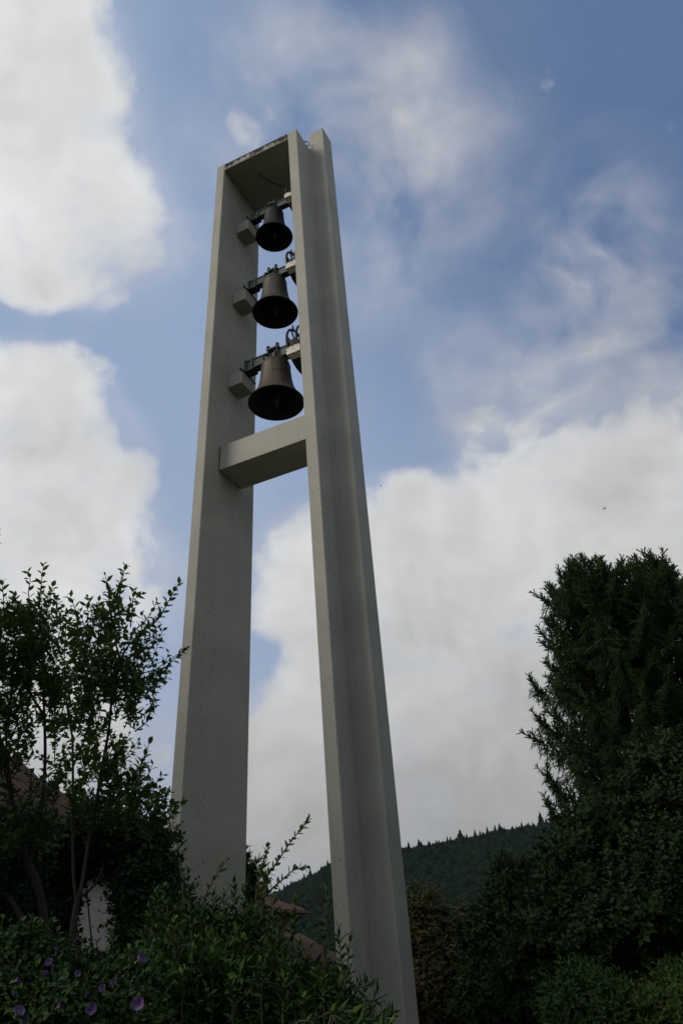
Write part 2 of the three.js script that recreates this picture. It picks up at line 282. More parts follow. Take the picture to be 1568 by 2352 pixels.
{
  const legR = merge([solid(rightSec(0), rightSec(TOP), 0, TOP), solid([[RF(0) - 0.002, F0], [FR(-0.5), F0], [FR(-0.5), F1], [RF(0) - 0.002, F1]], [[RF(0) - 0.002, F0], [FR(0), F0], [FR(0), F1], [RF(0) - 0.002, F1]], -0.5, 0)]);
  const legL = merge([solid(leftSec(-0.08), leftSec(TOP), -0.08, TOP), solid([[LO(0) + 0.002, F0], [LF(-0.5), F0], [LF(-0.5), F1], [LO(0) + 0.002, F1]], [[LO(0) + 0.002, F0], [LF(-.08), F0], [LF(-.08), F1], [LO(0) + 0.002, F1]], -0.5, -0.08)]);
  part('tower_leg', legL, MC, tower); part('tower_leg', legR, MC, tower);
  const tilt = (a) => (u) => a - 0.047 * (u - RL(0)), slab = [[RL(0) + 0.002, 0.006], [RL(0) + 0.002, VB(0) - 0.01], [LI(0) - 0.002, VB(0) - 0.01], [LI(0) - 0.002, 0.006]];
  part('top_slab', solid(slab, slab, tilt(0), tilt(0.198), 0.006), MC2, tower);
  { // its stained outer edge, a thin render coat
    const e = new THREE.PlaneGeometry(LI(0) - RL(0) - 0.03, 0.186, 24, 1), p = e.attributes.position; e.rotateY(0); const mid = loc((LI(0) + RL(0)) / 2, 0.003, 0);
    for (let i = 0; i < p.count; i++) { const x = p.getX(i) + mid.x, u = MU - x; p.setXYZ(i, x, TOP - (tilt(0.099)(u)) + p.getY(i), mid.z); }
    e.computeVertexNormals(); part('stained_edge', e, MStain, tower);
  }
  const bt = 7.243, bb = 7.742, b0 = 0.385, b1 = 1.098, bs = (h) => [[RL(h) + 0.001, b0], [RL(h) + 0.001, b1], [LI(h) - 0.018, b1], [LI(h) - 0.018, b0]];
  part('cross_beam', solid(bs(bt), bs(bb), bt, bb), MC, tower);
  const js = (h) => [[LI(h) - 0.0185, b0 + 0.012], [LI(h) - 0.0185, b1 - 0.012], [LI(h) + 0.004, b1 - 0.012], [LI(h) + 0.004, b0 + 0.012]]; part('joint', solid(js(bt + .01), js(bb - .01), bt + .01, bb - .01, 0.002), std(rgb(0.03, 0.03, 0.028), 0.9), tower);
  for (const [hb, t] of [[1.575, 0.28], [3.64, 0.276], [5.782, 0.272]]) {
    const L = (h) => [[LI(h) - 0.3, F0], [LI(h) - 0.3, F1], [LI(h) - 0.001, F1], [LI(h) - 0.001, F0]], R = (h) => [[RL(h) + 0.001, F0], [RL(h) + 0.001, F1], [RL(h) + 0.3, F1], [RL(h) + 0.3, F0]];
    part('bearing_block', solid(L(hb - t), L(hb), hb - t, hb), MC2, tower); part('bearing_block', solid(R(hb - t), R(hb), hb - t, hb), MC2, tower);
  }
  const ring = new THREE.TorusGeometry(0.09, 0.012, 8, 24), rp = loc(-0.16, 0.44, -0.07); ring.rotateY(0.5); ring.translate(rp.x, rp.y, rp.z); part('lifting_ring', ring, std(rgb(0.12, 0.12, 0.12), 0.5, { metalness: 0.8 }), tower);
  const cable = limb(smooth([loc(1.0, 0.42, 0.205 - 0.045), loc(0.86, 0.75, 0.215 - .04), loc(0.62, 1.02, 0.21 - .03), loc(0.3, 0.98, 0.3)], 20), Array(21).fill(0.009), 5); part('cable', cable, std(rgb(0.02, 0.02, 0.02), 0.7), tower);
}

// ---------------------------------------------------------------- the bells
function bellTexture(seed, base, streak, bands) {
  const c = document.createElement('canvas'); c.width = 2048; c.height = 512; const g = c.getContext('2d'), r = rng(seed), s = (k) => 'rgb(' + k.map((v) => Math.round(v)).join(',') + ')';
  g.fillStyle = s(base); g.fillRect(0, 0, 2048, 512);
  for (let i = 0; i < 900; i++) { const x = r() * 2048, y = r() * 512, h = 30 + r() * 240, w = 1 + r() * 7, t = r(); g.globalAlpha = 0.05 + 0.10 * r(); g.fillStyle = t < 0.5 ? s(streak) : s(base.map((v) => v * 1.35)); g.fillRect(x, y, w, h); }
  for (let k = 0; k < 26; k++) { g.globalAlpha = 0.5; g.fillStyle = s(streak); g.fillRect(r() * 2048, 40 + r() * 40, 4 + r() * 16, 80 + r() * 280); }
  g.globalAlpha = 0.85; g.strokeStyle = g.fillStyle = s(streak.map((v) => v * 0.7));
  for (const [y, h, dense] of bands) for (let x = 0; x < 2048; x += h * 0.7) { if (r() > dense) continue; g.lineWidth = h * 0.2; g.beginPath(); for (let q = 0; q < 3; q++) { g.moveTo(x + r() * h * 0.5, y + r() * h * 0.25); g.lineTo(x + r() * h * 0.5, y + h * (0.7 + 0.3 * r())); } g.stroke(); }
  g.globalAlpha = 1; const t = new THREE.CanvasTexture(c); t.colorSpace = THREE.SRGBColorSpace; t.wrapS = THREE.RepeatWrapping; return t;
}
const MIron = std(rgb(0.035, 0.05, 0.052), 0.6, { metalness: 0.25 }), MDark = std(rgb(0.012, 0.013, 0.013), 0.7), MGreen = std(rgb(0.05, 0.07, 0.068), 0.6, { metalness: 0.15 });
const MRustWhite = new THREE.MeshStandardMaterial({ roughness: 0.7, map: noiseTexture(256, (u, v) => { const n = fbm(u * 9, v * 6, 3, 5), k = sstep(n + 0.25 * v, 0.1, 0.45); return [lerp(0.86, 0.44, k), lerp(0.85, 0.27, k), lerp(0.82, 0.17, k)]; }) });
function bell(label, h0, h1, R, tex, dark, yokeTop, yh, wheelR) {
  const Hb = h1 - h0, root = thing('bell', label, 'bell', world(MU, MVV, h1), -YAW, undefined);
  const L = (u, v, h) => V(-(u - MU), h1 - h, -(v - MVV));
  const prof = [[0.0, 1.0], [0.36, 1.0], [0.455, 0.98], [0.505, 0.935], [0.527, 0.875], [0.537, 0.81], [0.55, 0.72], [0.572, 0.6], [0.602, 0.48], [0.643, 0.37], [0.695, 0.275], [0.758, 0.19], [0.84, 0.105], [0.92, 0.045], [0.985, 0.01], [1.0, 0]];
  const pts = new THREE.SplineCurve(prof.map(([x, y]) => new THREE.Vector2(x * R, y * Hb))).getPoints(60).map((p) => new THREE.Vector2(Math.max(0, p.x), p.y));
  for (const [y, b] of [[0.2, 0.006], [0.235, 0.005], [0.83, 0.005], [0.86, 0.005]]) pts.forEach((p) => { if (Math.abs(p.y / Hb - y) < 0.009) p.x += b; });
  const outer = new THREE.LatheGeometry(pts.reverse(), 72), uvA = outer.attributes.uv, pp = outer.attributes.position; for (let i = 0; i < uvA.count; i++) uvA.setXY(i, uvA.getX(i), pp.getY(i) / Hb);
  part('bell_body', outer, new THREE.MeshStandardMaterial({ map: tex, roughness: 0.55, metalness: 0.3, bumpMap: tex, bumpScale: 0.002 }), root);
  const inn = prof.map(([x, y]) => new THREE.Vector2(Math.max(0, x * R * (0.9) - (y > 0.03 ? 0.006 : -R * 0.06)), y * (Hb - 0.05) + 0.0)); inn[inn.length - 1].set(R * 0.955, 0.0);
  const rim = [new THREE.Vector2(R, 0), new THREE.Vector2(R * 0.985, -0.012), new THREE.Vector2(R * 0.965, -0.012)];
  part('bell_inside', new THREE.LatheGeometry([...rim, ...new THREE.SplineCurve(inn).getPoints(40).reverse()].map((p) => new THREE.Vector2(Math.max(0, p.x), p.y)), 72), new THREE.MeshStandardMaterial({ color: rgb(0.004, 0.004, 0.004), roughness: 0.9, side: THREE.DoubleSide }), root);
  const cl = [[0.004, 0.86], [0.03, 0.86], [0.026, 0.5], [0.035, 0.2], [0.062, 0.12], [0.075, 0.06], [0.06, 0.0], [0.03, -0.03], [0.03, -0.075], [0.004, -0.08]].map(([x, y]) => new THREE.Vector2(x * R * 2, y * Hb));
  part('clapper', new THREE.LatheGeometry(cl.reverse(), 20), std(rgb(0.05, 0.035, 0.03), 0.7, { metalness: 0.3 }), root);
  // headstock
  const s = yh / 0.2, yc = yokeTop + yh / 2, uL = LI(h0) - 0.3 + 0.02, uR = RL(h0) + 0.3 - 0.02, cx = (uL + uR) / 2;
  const yo = part('yoke', box(uL - uR, yh, 0.13 * s, ...L(cx, MVV, yc).toArray()), MGreen, root);
  const fl = []; for (const q of [-1, 1]) fl.push(box(uL - uR - .01, 0.022, 0.165 * s, ...L(cx, MVV, yc + q * yh * 0.5).toArray())); part('yoke_flange', merge(fl), MGreen, root);
  // crown clamp: plate, bolts with nuts, hanger block
  part('crown_plate', box(0.26 * s, 0.035, 0.26 * s, ...L(MU, MVV, yokeTop - 0.03).toArray()), MIron, root);
  for (const a of [-1, 1]) for (const b of [-1, 1]) {
    const u = MU + a * 0.1 * s, v = MVV + b * 0.105 * s; part('bolt', merge([cyl(L(u, v, h0 - 0.02), L(u, v, yokeTop - 0.09), 0.02 * s, 0.02 * s, 8), cyl(L(u, v, yokeTop - 0.048), L(u, v, yokeTop - 0.105), 0.036 * s, 0.036 * s, 6), cyl(L(u, v, yokeTop - 0.105), L(u, v, yokeTop - 0.135), 0.028 * s, 0.012 * s, 6)]), MDark, root);
  }
  part('crown', merge([cyl(L(MU, MVV, h0 + 0.01), L(MU, MVV, yokeTop + yh), 0.2 * s, 0.15 * s, 14), box(0.34 * s, 0.05, 0.22 * s, ...L(MU, MVV, yokeTop + yh + 0.035).toArray()), ...[0, 1, 2, 3, 4, 5].map((k) => { const a = k / 6 * 6.283, t = new THREE.TorusGeometry(0.075 * s, 0.022 * s, 6, 14); t.rotateY(-a); const c = L(MU, MVV, h0 - 0.0); t.translate(c.x + Math.cos(a) * 0.19 * s, c.y + 0.03, c.z + Math.sin(a) * 0.19 * s); return t; })]), MDark, root);
  // end straps and bearings on the blocks
  const hb = h0; for (const [u, q] of [[uL, 1], [uR, -1]]) {
    const top = yokeTop, bt = blockTop[h0];
    part('end_strap', merge([box(0.05, yh + 0.06, 0.19 * s, ...L(u - q * 0.16, MVV, yc).toArray()), box(0.05, yh + 0.04, 0.19 * s, ...L(u - q * 0.02, MVV, yc).toArray()), box(0.22, 0.05, 0.2 * s, ...L(u - q * 0.08, MVV, yokeTop + yh + 0.03).toArray())]), MIron, root);
    part('bearing', merge([cyl(L(u - q * 0.08, MVV, bt - 0.10), L(u + q * 0.16, MVV, bt - 0.10), 0.035, 0.035, 10), box(0.14, 0.055, 0.3, ...L(u + q * 0.1, MVV, bt - 0.024).toArray()), cyl(L(u + q * 0.04, MVV, bt - 0.1), L(u + q * 0.15, MVV, bt - 0.1), 0.075, 0.075, 14), box(0.03, 0.03, 0.52, ...L(u - q * 0.005, MVV + 0.02, bt - 0.035).toArray())]), MDark, root);
  }
  // ringing wheel beside the right leg
  const wc = L(0.24, 0.78, yokeTop + 0.19 * s), rims = [], W2 = 0.1;
  for (const du of [-W2, W2]) { const t = new THREE.TorusGeometry(wheelR, 0.024, 6, 56, Math.PI * 2); t.rotateY(Math.PI / 2); t.translate(wc.x - du, wc.y, wc.z); rims.push(t); }
  part('wheel_rim', merge(rims), MDark, root);
  const sp = []; for (let k = 0; k < 8; k++) { const a = 0.9 + k * Math.PI / 4; for (const du of [-W2, W2]) sp.push(cyl(V(wc.x - du, wc.y, wc.z), V(wc.x - du, wc.y + Math.sin(a) * wheelR, wc.z + Math.cos(a) * wheelR), 0.016, 0.016, 5)); }
  part('wheel_spokes', merge(sp), MDark, root);
  for (const du of [-W2, W2]) part('wheel_horn', cyl(V(wc.x - du, wc.y + wheelR * 0.90, wc.z + wheelR * 0.44), V(wc.x - du * 1.3, wc.y + wheelR * 1.3, wc.z + wheelR * 0.36), 0.03, 0.012, 6), MIron, root);
  const pl = new THREE.Shape(); pl.absarc(0, 0, wheelR * 0.95, Math.PI, Math.PI * 2, false);
  const pg = new THREE.ExtrudeGeometry(pl, { depth: 0.16, bevelEnabled: false, curveSegments: 24 }); pg.rotateY(Math.PI / 2); pg.translate(wc.x - 0.08, wc.y - 0.05, wc.z); part('wheel_plate', pg, MDark, root);
  part('counterweight', box(0.27, 0.165 * s, 0.16, ...L(0.2, 0.39 + 0.05 * (1 - s) * 4, yokeTop + 0.54 * s).toArray()), MRustWhite, root);
  const hose = limb(smooth([L(0.2, 0.36, yokeTop + .5 * s), L(0.16, 0.3, yokeTop + .34 * s), L(0.12, 0.3, yokeTop + .3 * s), L(0.08, 0.34, yokeTop + .5 * s)], 16), Array(17).fill(0.012), 5); part('cable', hose, MDark, root);
  return root;
}
const blockTop = { 5.45: 5.51, 3.245: 3.364, 1.18: 1.295 };
bell('smallest bell, darkest green bronze, hung topmost under the concrete slab', 1.18, 1.98, 0.388, bellTexture(1, [40, 43, 37], [20, 25, 22], [[52, 26, .8]]), true, 1.01, 0.15, 0.33);
bell('middle bell of bronze with dark streaks, hung between the other two', 3.245, 4.15, 0.447, bellTexture(2, [74, 70, 56], [23, 28, 26], [[46, 34, .9], [230, 16, 1]]), false, 3.06, 0.17, 0.38);
bell('largest bell, brown bronze with a lettered band, hung lowest above the crossbeam', 5.45, 6.41, 0.512, bellTexture(9, [82, 72, 55], [22, 26, 23], [[34, 46, .95], [205, 42, .6], [372, 10, .9]]), false, 5.2, 0.2, 0.44);

// ---------------------------------------------------------------- leaves
function leafMat(c, transmission = 0.28, roughness = 0.7) { c = rgb(c.r * 1.25, c.g * 1.45, c.b * 1.15); return new THREE.MeshPhysicalMaterial({ color: c, roughness, transmission, thickness: 0, side: THREE.DoubleSide, specularIntensity: 0.24 }); }
function leafGeo(w, curl, fold, rows) { // unit leaf along +y, face towards +z
  const pos = [0, 0, 0], idx = []; rows.forEach(([y, k]) => { const z = -curl * y * y; pos.push(-w * k / 2, y, z + fold * w * k, 0, y, z, w * k / 2, y, z + fold * w * k); });
  pos.push(0, 1, -curl); const n = rows.length, tip = 3 * n + 1;
  idx.push(0, 2, 1, 0, 3, 2); for (let i = 0; i < n - 1; i++) { const a = 1 + 3 * i, b = a + 3; idx.push(a, a + 1, b, b, a + 1, b + 1, a + 1, a + 2, b + 1, b + 1, a + 2, b + 2); }
  const l = 3 * n - 2; idx.push(l, l + 1, tip, l + 1, l + 2, tip);
  const g = new THREE.BufferGeometry(); g.setAttribute('position', new THREE.Float32BufferAttribute(pos, 3)); g.setIndex(idx); const ng = g.toNonIndexed(); ng.computeVertexNormals(); return ng;
}
const OVAL = [[0.2, 0.72], [0.48, 1], [0.8, 0.55]], LANCE = [[0.18, 0.75], [0.45, 1], [0.75, 0.6]];
const leafOval = [leafGeo(0.64, 0.12, 0.1, OVAL), leafGeo(0.66, 0.28, 0.14, OVAL), leafGeo(0.56, -0.06, 0.08, OVAL), leafGeo(0.62, 0.4, 0.08, OVAL)];
const leafLance = [leafGeo(0.33, 0.2, 0.1, LANCE), leafGeo(0.36, 0.42, 0.12, LANCE), leafGeo(0.3, 0.05, 0.08, LANCE), leafGeo(0.32, 0.6, 0.08, LANCE)];
const leafOvalLite = [leafGeo(0.7, 0.15, 0.12, [[0.45, 1]]), leafGeo(0.64, 0.3, 0.08, [[0.42, 1]])], leafLanceLite = [leafGeo(0.36, 0.3, 0.12, [[0.42, 1]]), leafGeo(0.33, 0.1, 0.08, [[0.45, 1]])];
const basis = new THREE.Matrix4();
function leafMatrix(p, along, face, size) {
  const y = along.clone().normalize(), x = V(0, 0, 0).crossVectors(y, face).normalize(), z = V(0, 0, 0).crossVectors(x, y);
  if (!isFinite(x.x) || x.lengthSq() < 0.5) { x.set(1, 0, 0); z.crossVectors(x, y).normalize(); }
  return new THREE.Matrix4().makeBasis(x, y, z).scale(V(size, size, size)).setPosition(p);
}
class Bunch { // many leaves in one geometry
  constructor() { this.pos = []; this.nor = []; }
  add(g, m) { const p = g.attributes.position.array, e = m.elements; for (let i = 0; i < p.length; i += 3) this.pos.push(e[0] * p[i] + e[4] * p[i + 1] + e[8] * p[i + 2] + e[12], e[1] * p[i] + e[5] * p[i + 1] + e[9] * p[i + 2] + e[13], e[2] * p[i] + e[6] * p[i + 1] + e[10] * p[i + 2] + e[14]); }
  geometry() { const g = new THREE.BufferGeometry(); g.setAttribute('position', new THREE.Float32BufferAttribute(this.pos, 3)); g.computeVertexNormals(); return g; }
  get empty() { return !this.pos.length; }
}
// leaves along a shoot: list of { m, t }
function leavesAlong(path, n, size, r, o = {}) {
  const out = [], c = new THREE.CatmullRomCurve3(path), spiral = r() * 6.28;
  for (let i = 0; i < n; i++) {
    const t = (o.from ?? 0.12) + (1 - (o.from ?? 0.12)) * (i + 0.5 * r()) / n, p = c.getPoint(t), d = c.getTangent(t), a = spiral + i * 2.4 + (r() - .5) * 0.9;
    let s = V(0, 0, 0).crossVectors(d, V(0.21, 0.2, 0.95)).normalize(); s.applyAxisAngle(d, a);
    const open = (o.open ?? 0.95) * (1 - 0.55 * Math.pow(t, 5)) * (0.8 + 0.4 * r());
    const along = d.clone().multiplyScalar(Math.cos(open)).addScaledVector(s, Math.sin(open)); along.y -= (o.droop ?? 0.15) * (1 - t * 0.8); along.normalize();
    const face = d.clone().multiplyScalar(1.0).addScaledVector(s, -0.35).add(V((r() - .5) * .7, 0.45 + (r() - .5) * .7, (r() - .5) * .7));
    const k = size * (0.75 + 0.5 * r()) * (t > 0.85 ? lerp(1, o.tip ?? 0.5, (t - 0.85) / 0.15) : 1) * (t < 0.2 ? 0.8 : 1);
    out.push({ m: leafMatrix(p.clone().addScaledVector(s, 0.004), along, face, k), t });
  }
  return out;
}
function placeLeaf(geo, mat, m, parent, inv) { const o = shade(new THREE.Mesh(geo, mat)); o.name = 'leaf'; o.applyMatrix4(inv ? inv.clone().multiply(m) : m); parent.add(o); return o; }

// ---------------------------------------------------------------- leafy masses: sprigs scattered through lumpy crowns
function sprig(seed, leaves, n, size, len, opt = {}) {
  const r = rng(seed), b = new Bunch();
  for (let k = 0; k < (opt.twigs ?? 3); k++) {
    const d = V((r() - .5) * 1.1, 1, (r() - .5) * 1.1).normalize(), st = V((r() - .5) * .1, (r() - .2) * .1, (r() - .5) * .1), path = [st, st.clone().addScaledVector(d, len * .5).add(V(0, 0, (r() - .5) * .05)), st.clone().addScaledVector(d, len * (0.8 + .4 * r()))];
    for (const { m } of leavesAlong(path, n, size, r, { open: opt.open ?? 1.0, droop: opt.droop ?? 0.25, from: 0 })) b.add(leaves[Math.floor(r() * leaves.length)], m);
    b.add(stick, new THREE.Matrix4().compose(st, new THREE.Quaternion().setFromUnitVectors(V(0, 1, 0), d), V(0.006, len, 0.006)));
  }
  return b.geometry();
}
const stick = (() => { const g = new THREE.CylinderGeometry(0.4, 1, 1, 3, 1, true); g.translate(0, 0.5, 0); return g.toNonIndexed(); })();
// blobs: [centre, rx, ry, rz]; sprigs sit in their outer shells and look outward
function leafCrown(parent, blobs, count, sprigs, mats, seed, o = {}) {
  const r = rng(seed), per = sprigs.map(() => []), vol = blobs.map((b) => b[1] * b[2] * b[3]).map((v) => Math.pow(v, 0.72)), total = vol.reduce((a, b) => a + b, 0);
  const dummy = new THREE.Object3D(), base = parent.position;
  blobs.forEach(([c, rx, ry, rz], bi) => {
    const n = Math.round(count * vol[bi] / total);
    for (let i = 0; i < n; i++) {
      const u = r() * 2 - 1, a = r() * 6.283, s = Math.sqrt(1 - u * u), q = V(Math.cos(a) * s, u, Math.sin(a) * s), lump = 1 + 0.6 * fbm(q.x * 2.4 + bi * 3, q.y * 2.4, q.z * 2.4 + seed, 3), k = lump * (o.inner ?? 0.55) + lump * (1 - (o.inner ?? 0.55)) * Math.sqrt(r());
      const p = V(c.x + q.x * rx * k, c.y + q.y * ry * k, c.z + q.z * rz * k); if (p.y < 0.1) continue; if (q.dot(V(p.x, p.y - EYE, p.z).normalize()) > 0.4 && r() < 0.6) continue;
      const d = q.clone().multiplyScalar(0.8).add(V((r() - .5) * .9, (o.up ?? 0.55) + (r() - .5) * .6, (r() - .5) * .9)).normalize();
      dummy.position.copy(p).sub(base); dummy.quaternion.setFromUnitVectors(V(0, 1, 0), d); dummy.rotateY(r() * 6.28); const z = (o.scale ?? 1) * (0.7 + 0.6 * r()); dummy.scale.set(z, z, z); dummy.updateMatrix();
      per[Math.floor(r() * sprigs.length)].push([dummy.matrix.clone(), r(), k / lump]);
    }
  });
  const groups = mats.map(() => []);
  sprigs.forEach((g, v) => per[v].forEach(([mx, t]) => groups[Math.floor(t * 0.999 * mats.length)].push([g, mx])));
  groups.forEach((list, k) => { if (list.length) part('foliage', scattered(list), mats[k], parent, 'stuff'); });
}
function scattered(list) { // copies of small geometries joined into one
  let n = 0; for (const [g] of list) n += g.attributes.position.count;
  const pos = new Float32Array(n * 3), nor = new Float32Array(n * 3); let o = 0;
  for (const [g, mx] of list) {
    const p = g.attributes.position.array, q = g.attributes.normal.array, e = mx.elements, s = 1 / Math.hypot(e[0], e[1], e[2]);
    for (let i = 0; i < p.length; i += 3, o += 3) for (let k = 0; k < 3; k++) { pos[o + k] = e[k] * p[i] + e[4 + k] * p[i + 1] + e[8 + k] * p[i + 2] + e[12 + k]; nor[o + k] = (e[k] * q[i] + e[4 + k] * q[i + 1] + e[8 + k] * q[i + 2]) * s; }
  }
  const g = new THREE.BufferGeometry(); g.setAttribute('position', new THREE.BufferAttribute(pos, 3)); g.setAttribute('normal', new THREE.BufferAttribute(nor, 3)); return g;
}
function bark(c = rgb(0.07, 0.055, 0.04)) { return new THREE.MeshStandardMaterial({ color: c, roughness: 0.95, map: barkMap, bumpMap: barkMap, bumpScale: 0.006 }); }
const barkMap = noiseTexture(256, (u, v) => { const n = fbm(u * 22, v * 5, 2, 5); const k = 0.75 + 0.5 * n; return [k, k, k]; });
barkMap.repeat.set(2, 3);
const MBark = bark(), MBarkDark = bark(rgb(0.04, 0.033, 0.026)), MStem = std(rgb(0.085, 0.06, 0.035), 0.8), MStemGreen = std(rgb(0.06, 0.075, 0.03), 0.8);

// ---------------------------------------------------------------- houses
const plaster = (c) => new THREE.MeshStandardMaterial({ color: c, roughness: 0.95, map: noiseTexture(256, (u, v, x, y) => { const m = 0.93 + 0.08 * tile3(u, v, 4, 4, 6) + 0.03 * perlin.noise(x * .8, y * .8, 2); return [m, m, m]; }) });
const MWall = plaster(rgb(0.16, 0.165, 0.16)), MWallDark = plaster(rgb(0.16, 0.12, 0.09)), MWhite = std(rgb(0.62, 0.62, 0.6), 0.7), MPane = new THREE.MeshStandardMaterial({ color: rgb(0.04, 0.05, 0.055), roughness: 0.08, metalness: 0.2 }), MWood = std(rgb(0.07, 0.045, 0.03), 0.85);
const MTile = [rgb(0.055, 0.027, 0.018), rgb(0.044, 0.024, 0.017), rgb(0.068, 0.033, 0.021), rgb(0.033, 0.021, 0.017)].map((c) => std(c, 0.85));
const tileGeo = (() => { // interlocking clay tile: one roll and a pan, with a thick lower lip
  const w = 0.24, l = 0.36, n = 6, prof = (s) => 0.03 * Math.sin(s * Math.PI * 2) + 0.012, pos = []; const P = (i, y, d) => [i / n * w - w / 2, y, prof(i / n) + d];
  for (let i = 0; i < n; i++) { const a = P(i, 0, 0.022), b = P(i + 1, 0, 0.022), c = P(i + 1, l, 0), d = P(i, l, 0), e = P(i, 0, -0.004), f = P(i + 1, 0, -0.004); pos.push(...a, ...b, ...c, ...a, ...c, ...d, ...e, ...f, ...b, ...e, ...b, ...a); }
  const g = new THREE.BufferGeometry(); g.setAttribute('position', new THREE.Float32BufferAttribute(pos, 3)); g.computeVertexNormals(); return g;
})();
// tiles over a planar quad A (eave left), B (eave right), C (ridge right), D (ridge left); single = each tile a mesh
function tileRoof(parent, A, B, C, D, single, seed, size = 1) {
  const inv = parent.position.clone(), r = rng(seed), ex = B.clone().sub(A).normalize(), n0 = V(0, 0, 0).crossVectors(ex, D.clone().sub(A)).normalize(), ey = V(0, 0, 0).crossVectors(n0, ex).normalize();
  const to2 = (p) => { const q = p.clone().sub(A); return [q.dot(ex), q.dot(ey)]; }, poly = [A, B, C, D].map(to2), W = 0.225 * size, Lh = 0.31 * size, top = Math.max(...poly.map((p) => p[1])), x0 = Math.min(...poly.map((p) => p[0])), x1 = Math.max(...poly.map((p) => p[0]));
  const inside = (x, y) => { let k = false; for (let i = 0, j = 3; i < 4; j = i++) { const [xi, yi] = poly[i], [xj, yj] = poly[j]; if ((yi > y) !== (yj > y) && x < (xj - xi) * (y - yi) / (yj - yi) + xi) k = !k; } return k; };
  const list = [], bas = new THREE.Matrix4();
  for (let y = -0.04; y < top; y += Lh) for (let x = x0; x < x1; x += W) { if (!inside(x + W / 2, y + Lh * 0.5)) continue; const p = A.clone().addScaledVector(ex, x + W / 2).addScaledVector(ey, y).addScaledVector(n0, 0.03 + 0.008 * r()).sub(inv); list.push(new THREE.Matrix4().makeBasis(ex, ey, n0).multiply(new THREE.Matrix4().makeRotationX(0.07 + 0.02 * (r() - .5))).multiply(new THREE.Matrix4().makeRotationZ((r() - .5) * .03)).scale(V(size, size, size)).setPosition(p)); }
  const slabGeo = new THREE.BufferGeometry(); { const d = n0.clone().multiplyScalar(-0.1), q = [A, B, C, D].map((p) => p.clone().sub(inv)), z = q.map((p) => p.clone().add(d)), f = (...v) => v.flatMap((p) => p.toArray()), pos = [...f(q[0], q[1], q[2], q[0], q[2], q[3]), ...f(z[0], z[2], z[1], z[0], z[3], z[2])]; for (let i = 0; i < 4; i++) { const j = (i + 1) % 4; pos.push(...f(q[i], z[i], z[j], q[i], z[j], q[j])); } slabGeo.setAttribute('position', new THREE.Float32BufferAttribute(pos, 3)); slabGeo.computeVertexNormals(); }
  const roof = part('roof', slabGeo, MWood, parent);
  const near = single ? list.slice().sort((a, b) => b.elements[12] - a.elements[12]) : list;
  if (single) near.slice(0, 300).forEach((m) => { const o = shade(new THREE.Mesh(tileGeo, MTile[Math.floor(r() * 4)])); o.name = 'tile'; o.applyMatrix4(m); roof.add(o); });
  const others = single ? near.slice(300) : list;
  if (others.length) { const b = new Bunch(); others.forEach((m) => b.add(tileGeo, m)); part('roof_tiles', b.geometry(), MTile[seed % 4], roof, 'stuff'); }
  return roof;
}
function wallQuad(a, b, y0, y1, th = 0.3) { // an upright wall between two plan points
  const L = Math.hypot(b.x - a.x, b.z - a.z), g = new THREE.BoxGeometry(L, y1 - y0, th); g.rotateY(-Math.atan2(b.z - a.z, b.x - a.x)); g.translate((a.x + b.x) / 2, (y0 + y1) / 2, (a.z + b.z) / 2); return g;
}
{ // the house at the left, behind the young trees
  const YE = 5.3, A = atY(-420, 1720, YE), B = atY(262, 1922, YE), e = B.clone().sub(A).setY(0).normalize(), back = V(e.z, 0, -e.x); if (back.z > 0) back.multiplyScalar(-1);
  const up = V(0, 3.3, 0).addScaledVector(back, 4.0), C = B.clone().add(up).addScaledVector(e, -2.7), D = A.clone().add(up);
  const c = A.clone().lerp(B, 0.5).setY(0), h = thing('house', 'house with red tiled roof and pale wall, half hidden behind the young trees at left', 'house', c);
  tileRoof(h, A, B, C, D, true, 5, 1.16);
  const Bb = B.clone().addScaledVector(back, 8), Ab = A.clone().addScaledVector(back, 8);
  tileRoof(h, B, Bb, C, C.clone().addScaledVector(back, 0.01), false, 6, 1.16); tileRoof(h, Bb, Ab, D, C, false, 7, 1.16);
  const w0 = A.clone().addScaledVector(back, 0.6), w1 = B.clone().addScaledVector(back, 0.6).addScaledVector(e, -0.5), w2 = w1.clone().addScaledVector(back, 6.8), w3 = w0.clone().addScaledVector(back, 6.8), S = (p) => p.clone().sub(c);
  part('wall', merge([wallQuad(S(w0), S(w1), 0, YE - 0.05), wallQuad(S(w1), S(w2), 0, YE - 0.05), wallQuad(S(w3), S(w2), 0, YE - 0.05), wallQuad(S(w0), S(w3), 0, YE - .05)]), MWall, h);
  part('gutter', limb([S(A).addScaledVector(back, -0.09).add(V(0, -0.06, 0)), S(B).addScaledVector(back, -0.09).add(V(0, -0.06, 0))], [0.065, 0.065], 10), MWood, h);
  part('soffit', (() => { const g = wallQuad(S(w0).addScaledVector(back, -0.3), S(w1).addScaledVector(back, -0.3), YE - 0.2, YE - 0.15, 0.55); return g; })(), MWood, h);
}
